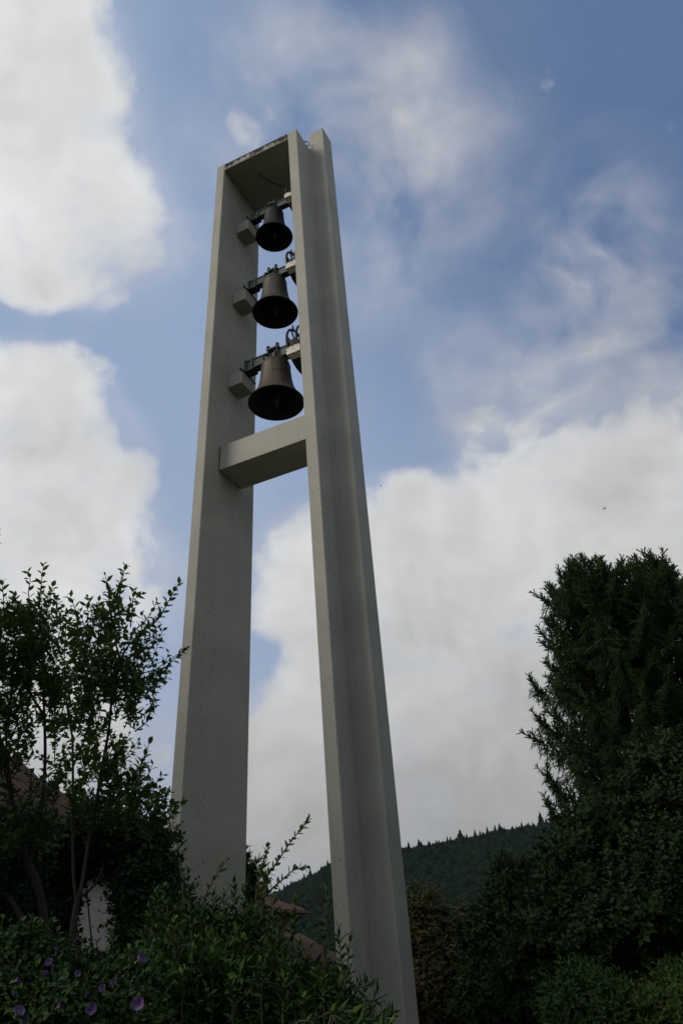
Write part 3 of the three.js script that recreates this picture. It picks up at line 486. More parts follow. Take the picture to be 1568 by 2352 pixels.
{ // the house whose chimney shows left of the left tower leg
  const p = at(376, 1965, 30), c = V(p.x - 2.5, 0, p.z - 2), h = thing('house', 'distant house behind the left tower leg, only its chimney and red ridge showing', 'house', c);
  const A = c.clone().add(V(-5, 6.0, 4)), B = c.clone().add(V(5, 6.0, 4)), C = c.clone().add(V(5, p.y - 0.05, 0)), D = c.clone().add(V(-5, p.y - 0.05, 0)), Bb = c.clone().add(V(5, 6, -4)), Ab = c.clone().add(V(-5, 6, -4));
  const roof = tileRoof(h, A, B, C, D, false, 8, 1.2); tileRoof(h, Bb, Ab, D, C, false, 9, 1.2);
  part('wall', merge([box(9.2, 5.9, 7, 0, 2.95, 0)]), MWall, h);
  const q = at(375, 1940, 30).sub(c), ch = part('chimney', box(0.52, 1.5, 0.52, q.x, q.y - 0.35, q.z + 0.05), plaster(rgb(0.11, 0.105, 0.1)), roof);
  const capM = std(rgb(0.2, 0.1, 0.07), 0.9), y = q.y + 0.4;
  part('chimney_collar', box(0.64, 0.07, 0.64, q.x, y + .035, q.z + .05), capM, roof);
  for (const sx of [-1, 1]) for (const sz of [-1, 1]) part('chimney_post', box(0.1, 0.26, 0.1, q.x + sx * 0.21, y + 0.2, q.z + .05 + sz * 0.21), MWhite, roof);
  part('chimney_cap', box(0.66, 0.07, 0.66, q.x, y + 0.365, q.z + .05), capM, roof);
}
{ // the house seen between the tower's legs
  const YE = 6.1, tip = atY(710, 2095, YE), c = V(tip.x - 4, 0, tip.z - 3), h = thing('house', 'house with red hipped roof and small window seen between the tower legs', 'house', c);
  const R = tip, F = atY(585, 2088, YE), e = V(R.x - F.x, 0, R.z - F.z).normalize(), back = V(e.z, 0, -e.x); if (back.z > 0) back.multiplyScalar(-1);
  const A = R.clone().addScaledVector(e, -8.5), Cc = R.clone().addScaledVector(back, 4).addScaledVector(e, -4.2).add(V(0, 2.0, 0)), D = A.clone().addScaledVector(back, 4).add(V(0, 2.0, 0)), Rb = R.clone().addScaledVector(back, 8), Ab = A.clone().addScaledVector(back, 8);
  tileRoof(h, A, R, Cc, D, false, 12, 1.2); tileRoof(h, R, Rb, Cc, Cc.clone().addScaledVector(back, .01), false, 13, 1.2); tileRoof(h, Rb, Ab, D, Cc, false, 14, 1.2);
  const w0 = A.clone().addScaledVector(back, 0.7), w1 = R.clone().addScaledVector(back, 0.7).addScaledVector(e, -0.75), w2 = w1.clone().addScaledVector(back, 6.6), w3 = w0.clone().addScaledVector(back, 6.6), S = (p) => p.clone().sub(c);
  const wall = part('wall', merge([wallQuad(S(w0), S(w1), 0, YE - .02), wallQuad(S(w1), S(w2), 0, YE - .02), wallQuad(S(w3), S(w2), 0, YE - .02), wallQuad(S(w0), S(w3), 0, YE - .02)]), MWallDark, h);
  const win = (u0, y0, w, hh) => { const o = S(w1).addScaledVector(e, -u0).addScaledVector(back, -0.16), g = new THREE.Group(), ang = -Math.atan2(e.z, e.x); const f = []; for (const [x, y, a, b] of [[0, hh / 2, w, .08], [0, -hh / 2, w, .08], [-w / 2, 0, .08, hh], [w / 2, 0, .08, hh], [-w / 6, 0, .07, hh], [w / 6, 0, .07, hh]]) f.push(box(a, b, 0.07, x, y, 0));
    const fr = part('window', merge(f), MWhite, h); fr.position.set(o.x, y0, o.z); fr.rotation.y = ang; const pn = part('pane', box(w, hh, 0.02, 0, 0, -0.03), MPane, fr); part('sill', box(w + .2, .06, .16, 0, -hh / 2 - .07, .04), MWhite, fr); };
  win(1.55, 5.1, 0.95, 0.62);
  part('gutter', limb([S(A).addScaledVector(back, -0.08).add(V(0, -.05, 0)), S(R).addScaledVector(back, -0.08).add(V(0, -.05, 0))], [0.06, 0.06], 8), MWood, h);
  // the low front wing: tiled lean-to and white wall
  const YL = 3.4, L1 = atY(800, 2212, YL), L0 = L1.clone().addScaledVector(e, -5), up = V(0, 1.1, 0).addScaledVector(back, 2.4), U1 = L1.clone().add(up), U0 = L0.clone().add(up);
  const c2 = L0.clone().setY(0), hh = thing('house', 'low annexe with red tiled lean-to roof and white wall in front of the hipped house', 'house', c2), S2 = (p) => p.clone().sub(c2);
  tileRoof(hh, L0, L1, U1, U0, false, 16, 1.1);
  part('wall', merge([wallQuad(S2(L0).addScaledVector(back, .4), S2(L1).addScaledVector(back, .4).addScaledVector(e, -.3), 0, YL + .1), wallQuad(S2(L1).addScaledVector(back, .4).addScaledVector(e, -.3), S2(L1).addScaledVector(back, 2.2).addScaledVector(e, -.3), 0, YL + .1)]), MWall, hh);
}
{ // the shed under the trees at the bottom right
  const a = at(1150, 2321, 17), b = at(1330, 2310, 17), c = a.clone().setY(0), h = thing('garden_shed', 'low dark shed with brown boarded roof under the trees at right', 'shed', c), L = (p) => p.clone().sub(c);
  const e = V(b.x - a.x, 0, b.z - a.z), len = e.length(); e.normalize(); const back = V(e.z, 0, -e.x); if (back.z > 0) back.multiplyScalar(-1);
  const planks = 9, MPl = [rgb(0.12, 0.075, 0.05), rgb(0.10, 0.065, 0.045), rgb(0.14, 0.09, 0.06)].map((k) => std(k, 0.85));
  const roof = part('roof', box(len, 0.06, 1.7, 0, 0, -0.85), MWood, h); roof.position.copy(L(a)).addScaledVector(e, len / 2); roof.position.y = a.y; roof.rotation.set(0, -Math.atan2(e.z, e.x), 0); roof.rotateX(-0.32 + 0.64); 
  for (let i = 0; i < planks; i++) part('plank', box(len / planks - 0.012, 0.025, 1.72, -len / 2 + (i + .5) * len / planks, 0.043, -0.85), MPl[i % 3], roof);
  part('wall', merge([box(len - .4, a.y - .12, .1, 0, 0, 0)]), std(rgb(0.03, 0.022, 0.018), 0.9), h).position.copy(L(a)).addScaledVector(e, len / 2).addScaledVector(back, 0.5).setY(a.y / 2);
}

// ---------------------------------------------------------------- young leafy trees at the left
const px = (p) => p.distanceTo(camera.position) / FOCAL * 0.94;       // size of one picture unit at a point
const MLeaf = [leafMat(rgb(0.055, 0.085, 0.018), .42), leafMat(rgb(0.045, 0.070, 0.016), .42), leafMat(rgb(0.072, 0.096, 0.02), .42)];
function youngTree(label, pos, stems, shoots, blobs, seed, o) {
  const r = rng(seed), t = thing('young_tree', label, 'tree', pos), inv = pos.clone().negate(), S = (p) => p.clone().add(inv), toMat = new THREE.Matrix4().makeTranslation(inv.x, inv.y, inv.z);
  stems.forEach(([pts, r0, r1, name]) => { const c = smooth(pts.map(S), 26); part(name, limb(c, c.map((_, i) => lerp(r0, r1, i / 26)), 8), MBark, t); });
  let budget = 290; const rest = [new Bunch(), new Bunch(), new Bunch()], twigs = [];
  for (const [pts, n] of shoots) {
    const path = pts.map(S), c = smooth(path, 12); twigs.push(limb(c, c.map((_, i) => lerp(0.007, 0.002, i / 12)), 5));
    for (const { m } of leavesAlong(path, n, o.size, r, { open: 0.85, from: 0.05, tip: 0.55 })) {
      const v = Math.floor(r() * 4), k = Math.floor(r() * 3);
      if (budget-- > 0) placeLeaf(leafOval[v], MLeaf[k], m, t); else rest[k].add(leafOval[v], m);
    }
  }
  for (const [x, y, rx, ry, n, d] of blobs) for (let i = 0; i < n * 0.78; i++) {
    const a = r() * 6.28, q = Math.sqrt(r()) * (0.75 + 0.4 * r()), p = at(x + Math.cos(a) * rx * q, y + Math.sin(a) * ry * q, d + (r() - .5) * o.depth), L = o.len * (0.6 + 0.8 * r());
    const dir = V(Math.cos(a) * 0.55 + (r() - .5) * .7, 0.75 + (r() - .6) * .9, (r() - .5) * 1.2).normalize(), path = [p.clone().addScaledVector(dir, -L * .5), p.clone().add(V((r() - .5) * .04, .02, (r() - .5) * .04)), p.clone().addScaledVector(dir, L * .5).add(V(0, L * .12, 0))].map(S);
    const c = smooth(path, 5); twigs.push(limb(c, c.map((_, j) => lerp(0.005, 0.0018, j / 5)), 4));
    for (const { m } of leavesAlong(path, Math.round(L / 0.023), o.size, r, { open: 0.95, from: 0 })) rest[Math.floor(r() * 3)].add(leafOvalLite[Math.floor(r() * 2)], m);
  }
  part('twigs', merge(twigs), MBark, t, 'stuff');
  rest.forEach((b, i) => { if (!b.empty) part('foliage', b.geometry(), MLeaf[i], t, 'stuff'); });
  return t;
}
{
  const P = (list, d) => list.map(([x, y, k]) => at(x, y, d + (k ?? 0)));
  const d1 = 7.0, g1 = at(166, 2200, d1).setY(0);
  youngTree('slender young tree with forked trunk close to the left tower leg', g1, [
    [[g1.clone(), ...P([[160, 2350], [163, 2240], [166, 2160], [175, 2085], [178, 2067]], d1)], 0.034, 0.02, 'trunk'],
    [P([[177, 2072], [170, 2020], [168, 1900], [168, 1780], [166, 1690], [155, 1630], [148, 1530], [152, 1430]], d1), 0.014, 0.004, 'branch'],
    [P([[178, 2070], [188, 2035], [205, 1930], [222, 1840], [236, 1754], [250, 1680], [258, 1600], [278, 1515]], d1), 0.016, 0.009, 'branch'],
    [P([[278, 1517], [266, 1475], [264, 1420], [272, 1360], [284, 1310]], d1), 0.010, 0.003, 'branch'],
    [P([[278, 1517], [290, 1490], [330, 1450], [370, 1410], [396, 1365]], d1), 0.010, 0.003, 'branch'],
    [P([[276, 1522], [310, 1545], [350, 1540], [395, 1512], [420, 1495]], d1), 0.007, 0.003, 'branch'],
    [P([[240, 1740], [265, 1775], [300, 1792], [330, 1760]], d1), 0.006, 0.003, 'branch'],
    [P([[180, 2062], [205, 2045], [225, 2020], [240, 1980]], d1), 0.014, 0.004, 'branch'],
    [P([[168, 1760], [190, 1710], [210, 1640], [222, 1560]], d1), 0.010, 0.004, 'branch'],
  ], [
    [P([[272, 1400], [276, 1360], [283, 1325], [289, 1297]], d1), 17], [P([[258, 1420], [250, 1370], [247, 1345], [242, 1318]], d1), 12], [P([[300, 1440], [304, 1400], [306, 1370], [308, 1352]], d1), 10],
    [P([[340, 1445], [365, 1420], [385, 1385], [402, 1355], [416, 1332]], d1), 26], [P([[300, 1455], [330, 1430], [352, 1400], [362, 1378]], d1), 14], [P([[330, 1470], [350, 1462], [362, 1440]], d1), 10],
    [P([[330, 1558], [362, 1545], [392, 1522], [415, 1500], [428, 1489]], d1), 22], [P([[320, 1570], [350, 1572], [372, 1558]], d1), 10], [P([[310, 1530], [330, 1520], [332, 1506]], d1), 8],
    [P([[305, 1795], [322, 1760], [338, 1725], [345, 1697]], d1), 10], [P([[310, 1800], [340, 1780], [352, 1752]], d1), 7], [P([[330, 1830], [360, 1826], [378, 1822], [392, 1818]], d1), 9], [P([[330, 1860], [360, 1850], [385, 1842], [406, 1846]], d1), 12],
    [P([[180, 1450], [176, 1410], [168, 1385], [160, 1362]], d1), 13], [P([[215, 1430], [225, 1400], [228, 1378]], d1), 8], [P([[300, 1630], [330, 1640], [348, 1632]], d1), 10], [P([[310, 1680], [335, 1660], [345, 1645]], d1), 8],
    [P([[200, 1430], [203, 1405], [196, 1388]], d1), 8], [P([[235, 1440], [222, 1410], [218, 1396]], d1), 7],
  ], [
    [205, 1470, 55, 50, 34, d1], [265, 1430, 40, 60, 26, d1], [200, 1560, 60, 70, 52, d1], [265, 1560, 50, 60, 34, d1], [320, 1480, 45, 35, 16, d1], [330, 1570, 55, 28, 22, d1], [300, 1630, 45, 22, 16, d1], [205, 1660, 48, 45, 30, d1], [235, 1740, 55, 50, 34, d1], [280, 1790, 55, 36, 24, d1], [300, 1850, 70, 36, 34, d1], [340, 1880, 55, 30, 22, d1], [190, 1830, 45, 50, 14, d1],
  ], 21, { size: 0.067, len: 0.30, depth: 0.9 });
  const d2 = 8.2, g2 = at(111, 2200, d2).setY(0);
  youngTree('taller leafy tree with a bent trunk at the left edge of the view', g2, [
    [[g2.clone(), ...P([[118, 2330], [112, 2200], [98, 2080], [80, 2010], [64, 1980], [45, 1900], [28, 1837], [12, 1760], [0, 1690]], d2)], 0.044, 0.012, 'trunk'],
    [P([[66, 1985], [86, 1934], [97, 1850], [104, 1754], [103, 1657], [101, 1612]], d2), 0.02, 0.011, 'branch'],
    [P([[103, 1650], [90, 1625], [74, 1598], [60, 1550], [45, 1500]], d2), 0.015, 0.005, 'branch'], [P([[101, 1615], [104, 1560], [98, 1490], [92, 1400], [96, 1330]], d2), 0.014, 0.003, 'branch'], [P([[102, 1700], [130, 1670], [150, 1600], [150, 1540]], d2), 0.01, 0.004, 'branch'],
    [P([[30, 1840], [15, 1700], [30, 1560], [35, 1450]], d2), 0.014, 0.004, 'branch'], [[at(86, 2200, d2).setY(0.1), ...P([[80, 2200], [60, 2130], [40, 2090], [20, 2060]], d2)], 0.04, 0.02, 'branch'],
  ], [
    [P([[88, 1400], [94, 1360], [97, 1325], [102, 1293]], d2), 18], [P([[70, 1400], [66, 1360], [70, 1330], [64, 1312]], d2), 13], [P([[112, 1390], [118, 1360], [122, 1342]], d2), 10], [P([[128, 1420], [132, 1390], [130, 1368]], d2), 10],
    [P([[10, 1400], [8, 1365], [4, 1330]], d2), 12], [P([[32, 1410], [36, 1380], [32, 1362]], d2), 10], [P([[-14, 1290], [-8, 1250], [2, 1214]], d2), 8], [P([[130, 1480], [140, 1440], [138, 1410]], d2), 10], [P([[48, 1430], [52, 1400], [46, 1385]], d2), 9], [P([[24, 1440], [18, 1410], [20, 1390]], d2), 9],
    [P([[50, 1640], [40, 1660], [45, 1682]], d2), 8], [P([[70, 1700], [75, 1735], [60, 1750]], d2), 8], [P([[140, 1640], [150, 1660], [148, 1690]], d2), 8],
  ], [
    [90, 1430, 45, 40, 34, d2], [30, 1440, 40, 45, 32, d2], [100, 1500, 45, 50, 44, d2], [35, 1530, 50, 50, 42, d2], [70, 1570, 60, 40, 36, d2], [125, 1580, 35, 50, 30, d2], [20, 1620, 45, 40, 34, d2], [50, 1680, 45, 35, 14, d2], [130, 1680, 30, 40, 12, d2], [15, 1740, 45, 35, 22, d2], [60, 1840, 60, 50, 24, d2], [130, 1790, 34, 50, 12, d2], [110, 1910, 50, 30, 16, d2], [15, 1915, 40, 34, 26, d2], [-60, 1500, 60, 120, 60, d2], [-70, 1800, 60, 120, 50, d2],
  ], 33, { size: 0.074, len: 0.33, depth: 1.2 });
}

// ---------------------------------------------------------------- spruces
const MNeedle = [rgb(0.024, 0.046, 0.015), rgb(0.018, 0.036, 0.014), rgb(0.034, 0.052, 0.016)].map((c) => new THREE.MeshPhysicalMaterial({ color: c, roughness: 0.9, specularIntensity: 0.12 }));
function spindle(a, b, w) { const d = b.clone().sub(a), L = d.length(), g = new THREE.CylinderGeometry(w * 0.4, w, L, 3, 1, true); g.applyQuaternion(new THREE.Quaternion().setFromUnitVectors(V(0, 1, 0), d.normalize())); g.translate((a.x + b.x) / 2, (a.y + b.y) / 2, (a.z + b.z) / 2); return g.toNonIndexed(); }
function needleSpray(seed, n, L, hang) { // a twig along +y with side shoots
  const r = rng(seed), list = [spindle(V(0, 0, 0), V(0, L, 0), 0.02)];
  for (let i = 0; i < n; i++) { const y = L * (0.05 + 0.85 * i / n), a = i * 2.4 + r(), s = (0.1 + 0.1 * r()) * (hang ? 1.3 : 1), o = 0.45 + 0.5 * r(), b = V(Math.cos(a) * s * Math.sin(o), y + s * Math.cos(o), Math.sin(a) * s * Math.sin(o)); list.push(spindle(V(0, y, 0), b, 0.018)); if (r() < .35) list.push(spindle(V(0, y, 0).lerp(b, .45), V(0, y, 0).lerp(b, .45).add(V(Math.cos(a + 1) * .07, .07, Math.sin(a + 1) * .07)), 0.015)); }
  return merge(list);
}
const sprayTip = [needleSpray(1, 9, 0.42, false), needleSpray(2, 8, 0.36, false)], sprayHang = [needleSpray(3, 10, 0.6, true), needleSpray(4, 12, 0.75, true)];
function spruce(label, group, pos, Ht, R, leaders, seed, o = {}) {
  const r = rng(seed), t = thing('spruce_tree', label, 'tree', pos, 0, group), lists = [[], [], [], []], wood = [], dm = new THREE.Object3D();
  const put = (k, p, d, s) => { dm.position.copy(p); dm.quaternion.setFromUnitVectors(V(0, 1, 0), d.clone().normalize()); dm.rotateY(r() * 6.28); dm.scale.set(s, s, s); dm.updateMatrix(); lists[k].push(dm.matrix.clone()); };
  const K = o.k ?? 1;
  part('trunk', limb([V(0, 0, 0), V(0.03, Ht * .4, 0), V(0, Ht * .97, 0)], [Ht * 0.017, Ht * 0.012, 0.02], 9), MBarkDark, t);
  const branch = (y, a, L, rise) => {
    const c = Math.cos(a), s = Math.sin(a), pts = [];
    for (let i = 0; i <= 8; i++) { const q = i / 8, z = rise * L * (0.42 * q - 0.62 * q * q + 0.55 * q * q * q * q); pts.push(V(c * L * q + (r() - .5) * .08 * L * q, y + z, s * L * q + (r() - .5) * .08 * L * q)); }
    wood.push(limb(pts, pts.map((_, i) => lerp(0.035, 0.006, i / 8) * Math.min(1, L / 1.5)), 4));
    const curve = new THREE.CatmullRomCurve3(pts), n = Math.max(4, Math.round(L / 0.072 / K));
    for (let i = 0; i < n; i++) {
      const q = (o.bare ?? 0.22) + (1 - (o.bare ?? 0.22)) * Math.pow((i + r()) / n, 0.85), p = curve.getPoint(q), d = curve.getTangent(q);
      for (const side of [-1, 1]) { const w = V(-s * side, 0, c * side); put(2 + (r() < .5 ? 0 : 1), p.clone().addScaledVector(w, 0.05 * r()), w.clone().multiplyScalar(0.35 + .5 * r()).addScaledVector(d, 0.3 * r()).add(V(0, -1 + 0.55 * q * q, 0)), K * (0.7 + 0.5 * r()) * (1 - 0.3 * q)); }
      if (r() < .75) put(r() < .5 ? 0 : 1, p, d.clone().multiplyScalar(.7).add(V((r() - .5) * .9, 0.35 + .5 * r(), (r() - .5) * .9)), K * (0.6 + 0.5 * r()));
    }
    const e = curve.getPoint(1), d = curve.getTangent(1);
    for (let i = 0; i < 4; i++) put(i % 2, e.clone().addScaledVector(d, -0.12 * i), d.clone().add(V((r() - .5) * 1.1, 0.5 + (r() - .3) * .6, (r() - .5) * 1.1)), K * (0.8 + 0.5 * r()));
  };
  const y0 = o.y0 ?? 1.2; let w = 0;
  for (let y = y0; y < Ht * 0.985; y += lerp(0.48, 0.36, y / Ht) * K) {
    const prof = R * lerp(o.foot ?? 1, 1, sstep(y / Ht, 0.25, 0.6)) * lerp(1, o.top ?? 0.62, sstep(y / Ht, 0.45, 0.86)) * (1 - Math.pow(sstep(y / Ht, 0.84, 1.02), 1.4) * 0.85), n = 5 + Math.floor(r() * 2); w += 0.7;
    for (let i = 0; i < n; i++) branch(y + (r() - .5) * .25, w + i / n * 6.283 + (r() - .5) * .5, prof * (0.74 + 0.42 * r() * r() + 0.14 * r()), (o.rise ?? 0.9) + 0.5 * sstep(y / Ht, 0.7, 1));
  }
  leaders.forEach(([dx, dz, top, low]) => { // several upright tops
    const b = V(dx * 0.75, low, dz * 0.75), e = V(dx, top, dz); wood.push(limb([V(dx * 0.2, low - 1.0, dz * .2), b, e], [0.05, 0.035, 0.008], 5));
    for (let y = low; y < top; y += 0.085 * K) { const q = (y - low) / (top - low), p = b.clone().lerp(e, q), L = (1 - q) * 0.55 + 0.06; for (let i = 0; i < 3; i++) { const a = r() * 6.28; put(r() < .5 ? 0 : 1, p.clone().add(V(Math.cos(a) * L * .35 * r(), 0, Math.sin(a) * L * .35 * r())), V(Math.cos(a), 0.6 + 0.8 * q, Math.sin(a)), K * (0.5 + L * 0.9)); if (r() < .5 && q < .7) put(2 + (i & 1), p.clone().add(V(Math.cos(a) * L * .6, 0, Math.sin(a) * L * .6)), V(Math.cos(a) * .4, -1, Math.sin(a) * .4), K * .7); } }
    for (let i = 0; i < 3; i++) put(i % 2, e.clone().add(V((r() - .5) * .25, -0.22 - .15 * r(), (r() - .5) * .25)), V((r() - .5) * .25, 1, (r() - .5) * .25), K * (1.0 + .35 * r()));
  });
  part('branches', merge(wood), MBarkDark, t, 'stuff');
  const groups = [[], [], []]; [...sprayTip, ...sprayHang].forEach((g, k) => lists[k].forEach((mx) => groups[Math.floor(r() * 3)].push([g, mx])));
  groups.forEach((list, k) => part('needles', scattered(list), MNeedle[k], t, 'stuff'));
  return t;
}
{
  const D = 24, A = at(1352, 1285, D), gA = V(A.x, 0, A.z), B = at(1492, 1290, D + 1.2), gB = V(B.x, 0, B.z), C = at(1625, 1310, D + 2), gC = V(C.x, 0, C.z);
  const lead = (base, list, d) => list.map(([x, y, low]) => { const p = at(x, y, d); return [p.x - base.x, p.z - base.z, p.y, p.y - low]; });
  spruce('left one of the tall dark spruces, broad ragged top against grey cloud', undefined, gA, A.y - 0.3, 2.8, lead(gA, [[1312, 1300, 1.2], [1335, 1282, 1.4], [1366, 1288, 1.4], [1288, 1322, 1.1], [1398, 1306, 1.2], [1268, 1356, 1.0], [1350, 1300, 1.3]], D), 41, { top: 0.62, foot: 0.80, bare: 0.16, k: 1.04 });
  spruce('second tall spruce from the left, with a gap of sky around its bare middle branches', undefined, gB, B.y - 0.3, 2.0, lead(gB, [[1432, 1300, 1.1], [1455, 1296, 1.2], [1490, 1282, 1.4], [1512, 1296, 1.2], [1532, 1320, 1.0]], D + 1.2), 43, { top: 0.56, bare: 0.42, k: 1.22 });
  spruce('spruce cut off by the right edge of the view', undefined, gC, C.y - 0.5, 1.8, lead(gC, [[1600, 1320, 1.2], [1640, 1300, 1.4]], D + 2), 47, { top: 0.55, bare: 0.3, k: 1.6 });
  const E = at(546, 1958, 17), gE = V(E.x, 0, E.z); spruce('young spruce just visible behind the left tower leg', undefined, gE, E.y, 0.8, [[0.0, 0, E.y + 0.1, E.y - 0.6]], 53, { top: 0.4, k: 0.75, bare: 0.1 });
}

// ---------------------------------------------------------------- broadleaf trees and bushes
const blob = (x, y, rx, ry, d, deep = 1) => { const p = at(x, y, d), k = px(p); return [p, rx * k, ry * k, (rx + ry) * 0.5 * k * deep]; };
const sprigSmall = [sprig(1, leafOvalLite, 7, 0.052, 0.17), sprig(2, leafOvalLite, 8, 0.048, 0.2), sprig(3, leafOvalLite, 6, 0.056, 0.16)];
const sprigLance = [sprig(4, leafLanceLite, 8, 0.07, 0.2, { twigs: 2, open: .8 }), sprig(5, leafLanceLite, 9, 0.065, 0.24, { twigs: 2, open: .8 }), sprig(6, leafLanceLite, 8, 0.075, 0.22, { twigs: 2, open: .9 })];
const sprigHang = [sprig(7, leafOvalLite, 7, 0.07, 0.22, { droop: 0.7 }), sprig(8, leafOvalLite, 7, 0.075, 0.24, { droop: 0.8 })];
const greens = (r, g, b) => [leafMat(rgb(r, g, b)), leafMat(rgb(r * 0.82, g * 0.86, b * 0.9)), leafMat(rgb(r * 1.2, g * 1.1, b))];
function bushAt(name, label, category, x, d, blobs, count, sprigs, mats, seed, o = {}) {
  const g = at(x, 2300, d).setY(0), t = thing(name, label, category, g, 0, o.group), r = rng(seed * 7 + 1);
  if (o.trunk) part('trunk', limb(o.trunk.map((p) => p.clone().sub(g)), o.trunk.map((_, i, a) => lerp(o.r0 ?? 0.15, (o.r0 ?? 0.15) * .4, i / (a.length - 1))), 9), MBarkDark, t);
  const stems = []; for (const [c, rx] of blobs) for (let k = 0; k < (o.perBlob ?? 3); k++) { const e = c.clone().add(V((r() - .5) * rx, (r() - .3) * rx, (r() - .5) * rx)).sub(g), s = o.trunk ? o.trunk[Math.min(2, o.trunk.length - 1)].clone().sub(g) : V((r() - .5) * .3, 0, (r() - .5) * .3), m = s.clone().lerp(e, 0.5).add(V((r() - .5) * .3, 0.2, (r() - .5) * .3)); const c2 = smooth([s, m, e], 8); stems.push(limb(c2, c2.map((_, i) => lerp(o.stem ?? 0.03, 0.006, i / 8)), 5)); }
  part(o.trunk ? 'limbs' : 'stems', merge(stems), MBarkDark, t, 'stuff');
  leafCrown(t, blobs, count, sprigs, mats, seed, o); return t;
}
{
  const d = 12.5, T = (x, y, k = d) => at(x, y, k);
  bushAt('broadleaf_tree', 'large dark green leafy tree in front of the spruces at right', 'tree', 1500, d, [
    blob(1395, 1985, 60, 85, d), blob(1345, 1930, 28, 42, d - .5), blob(1330, 2000, 40, 40, d - .6), blob(1440, 1900, 50, 55, d), blob(1500, 1870, 55, 65, d + .2), blob(1545, 1790, 50, 75, d), blob(1585, 1850, 60, 90, d), blob(1360, 2080, 70, 50, d - .6), blob(1450, 2030, 55, 60, d - .4), blob(1520, 2000, 65, 55, d - .7), blob(1490, 2090, 70, 50, d - .9), blob(1580, 2060, 60, 70, d - .6), blob(1290, 2090, 50, 45, d - .4), blob(1285, 2000, 38, 34, d), blob(1250, 2160, 50, 45, d - .6), blob(1330, 2150, 55, 40, d - .8), blob(1420, 2130, 50, 34, d - 1), blob(1640, 1950, 90, 140, d), blob(1225, 2235, 42, 48, d - .5), blob(1540, 2130, 40, 34, d - .6), blob(1300, 2225, 34, 28, d - .6), blob(1400, 1900, 30, 34, d + .3),
  ], 4300, sprigSmall, greens(0.023, 0.040, 0.013), 61, { trunk: [at(1640, 2420, d).setY(0), T(1600, 2345), T(1530, 2305), T(1450, 2270), T(1390, 2190)], r0: 0.2, inner: 0.5, scale: 1.35, stem: 0.05 });
  bushAt('tall_shrub', 'tall dark shrub with a pointed left top, left of the large leafy tree', 'shrub', 1170, 14, [
    blob(1172, 2060, 18, 40, 14), blob(1205, 2085, 26, 34, 14.2), blob(1155, 2130, 30, 34, 13.8), blob(1100, 2150, 16, 20, 13.6), blob(1190, 2160, 42, 40, 13.8), blob(1128, 2195, 34, 36, 13.4), blob(1190, 2220, 42, 40, 13.6), blob(1150, 2260, 42, 40, 13.4), blob(1115, 2315, 34, 40, 13.2), blob(1185, 2300, 38, 40, 13.3), blob(1174, 2015, 6, 22, 14), blob(1240, 2110, 26, 40, 14.5), blob(1240, 2045, 14, 24, 14.5),
  ], 2300, sprigSmall, greens(0.022, 0.038, 0.013), 63, { inner: 0.5, scale: 1.4 });
  bushAt('tall_shrub', 'yellowing brownish shrub beside the right tower leg', 'shrub', 1010, 15, [
    blob(955, 2125, 26, 34, 15), blob(1000, 2165, 36, 36, 15), blob(1050, 2175, 28, 36, 15.2), blob(965, 2205, 40, 45, 14.8), blob(1040, 2235, 45, 45, 14.8), blob(985, 2290, 50, 45, 14.6), blob(1060, 2310, 40, 45, 14.6), blob(940, 2090, 10, 20, 15), blob(1066, 2130, 8, 20, 15), blob(1012, 2115, 8, 16, 15), blob(975, 2085, 7, 18, 15), blob(930, 2220, 30, 90, 15),
  ], 1900, sprigHang, [leafMat(rgb(0.056, 0.047, 0.016), .35), leafMat(rgb(0.036, 0.041, 0.014), .35), leafMat(rgb(0.088, 0.060, 0.022), .35)], 65, { inner: 0.45, scale: 1.0 });
  bushAt('low_bush', 'low green bush at the bottom right below the dark hollow of the tree', 'bush', 1350, 9, [
    blob(1335, 2320, 45, 50, 9), blob(1380, 2330, 50, 50, 9), blob(1300, 2345, 30, 40, 9), blob(1420, 2350, 40, 40, 9), blob(1345, 2285, 26, 30, 9.1),
  ], 700, sprigLance, greens(0.030, 0.056, 0.016), 67, { inner: 0.4, scale: 0.8 });
  const pink = bushAt('low_bush', 'low light green bush with pink blooms in the bottom right corner', 'bush', 1530, 9, [
    blob(1520, 2345, 50, 40, 9), blob(1570, 2335, 50, 60, 9), blob(1480, 2340, 30, 34, 9), blob(1590, 2290, 40, 30, 9.2),
  ], 600, sprigLance, greens(0.045, 0.076, 0.018), 69, { inner: 0.4, scale: 0.75 });
  const pm = leafMat(rgb(0.42, 0.14, 0.2), .3, .6); for (const [x, y] of [[1461, 2292], [1483, 2304], [1470, 2318], [1512, 2315], [1543, 2330]]) { const b = new Bunch(), p = at(x, y, 8.75).sub(pink.position); for (let k = 0; k < 6; k++) b.add(leafOval[k % 4], leafMatrix(p, V(Math.cos(k * 1.05), .5, Math.sin(k * 1.05)), V(0, 1, 0), 0.035)); part('flower', b.geometry(), pm, pink); }
  // trees round the lawn beyond the edges of the view: they shade the foot of the tower
  const bigSprig = [sprig(21, leafOvalLite, 7, 0.17, 0.5), sprig(22, leafOvalLite, 8, 0.16, 0.6)];
  for (const [label, x, z, h, w, seed] of [['large leafy tree outside the view, to the right of the lawn', 11.5, -5, 15, 4.8, 101], ['large leafy tree outside the view, behind the viewer at right', 7.5, 7.5, 16, 5.2, 102], ['large leafy tree outside the view, behind the viewer at left', -4.5, 11, 14, 4.8, 103], ['leafy tree outside the view, left of the young trees', -10.8, -6.2, 11.5, 3.6, 104]]) {
    const g = V(x, 0, z), t = thing('broadleaf_tree', label, 'tree', g); part('trunk', limb([V(0, 0, 0), V(.1, h * .4, 0), V(0, h * .8, .1)], [.28, .2, .06], 9), MBarkDark, t);
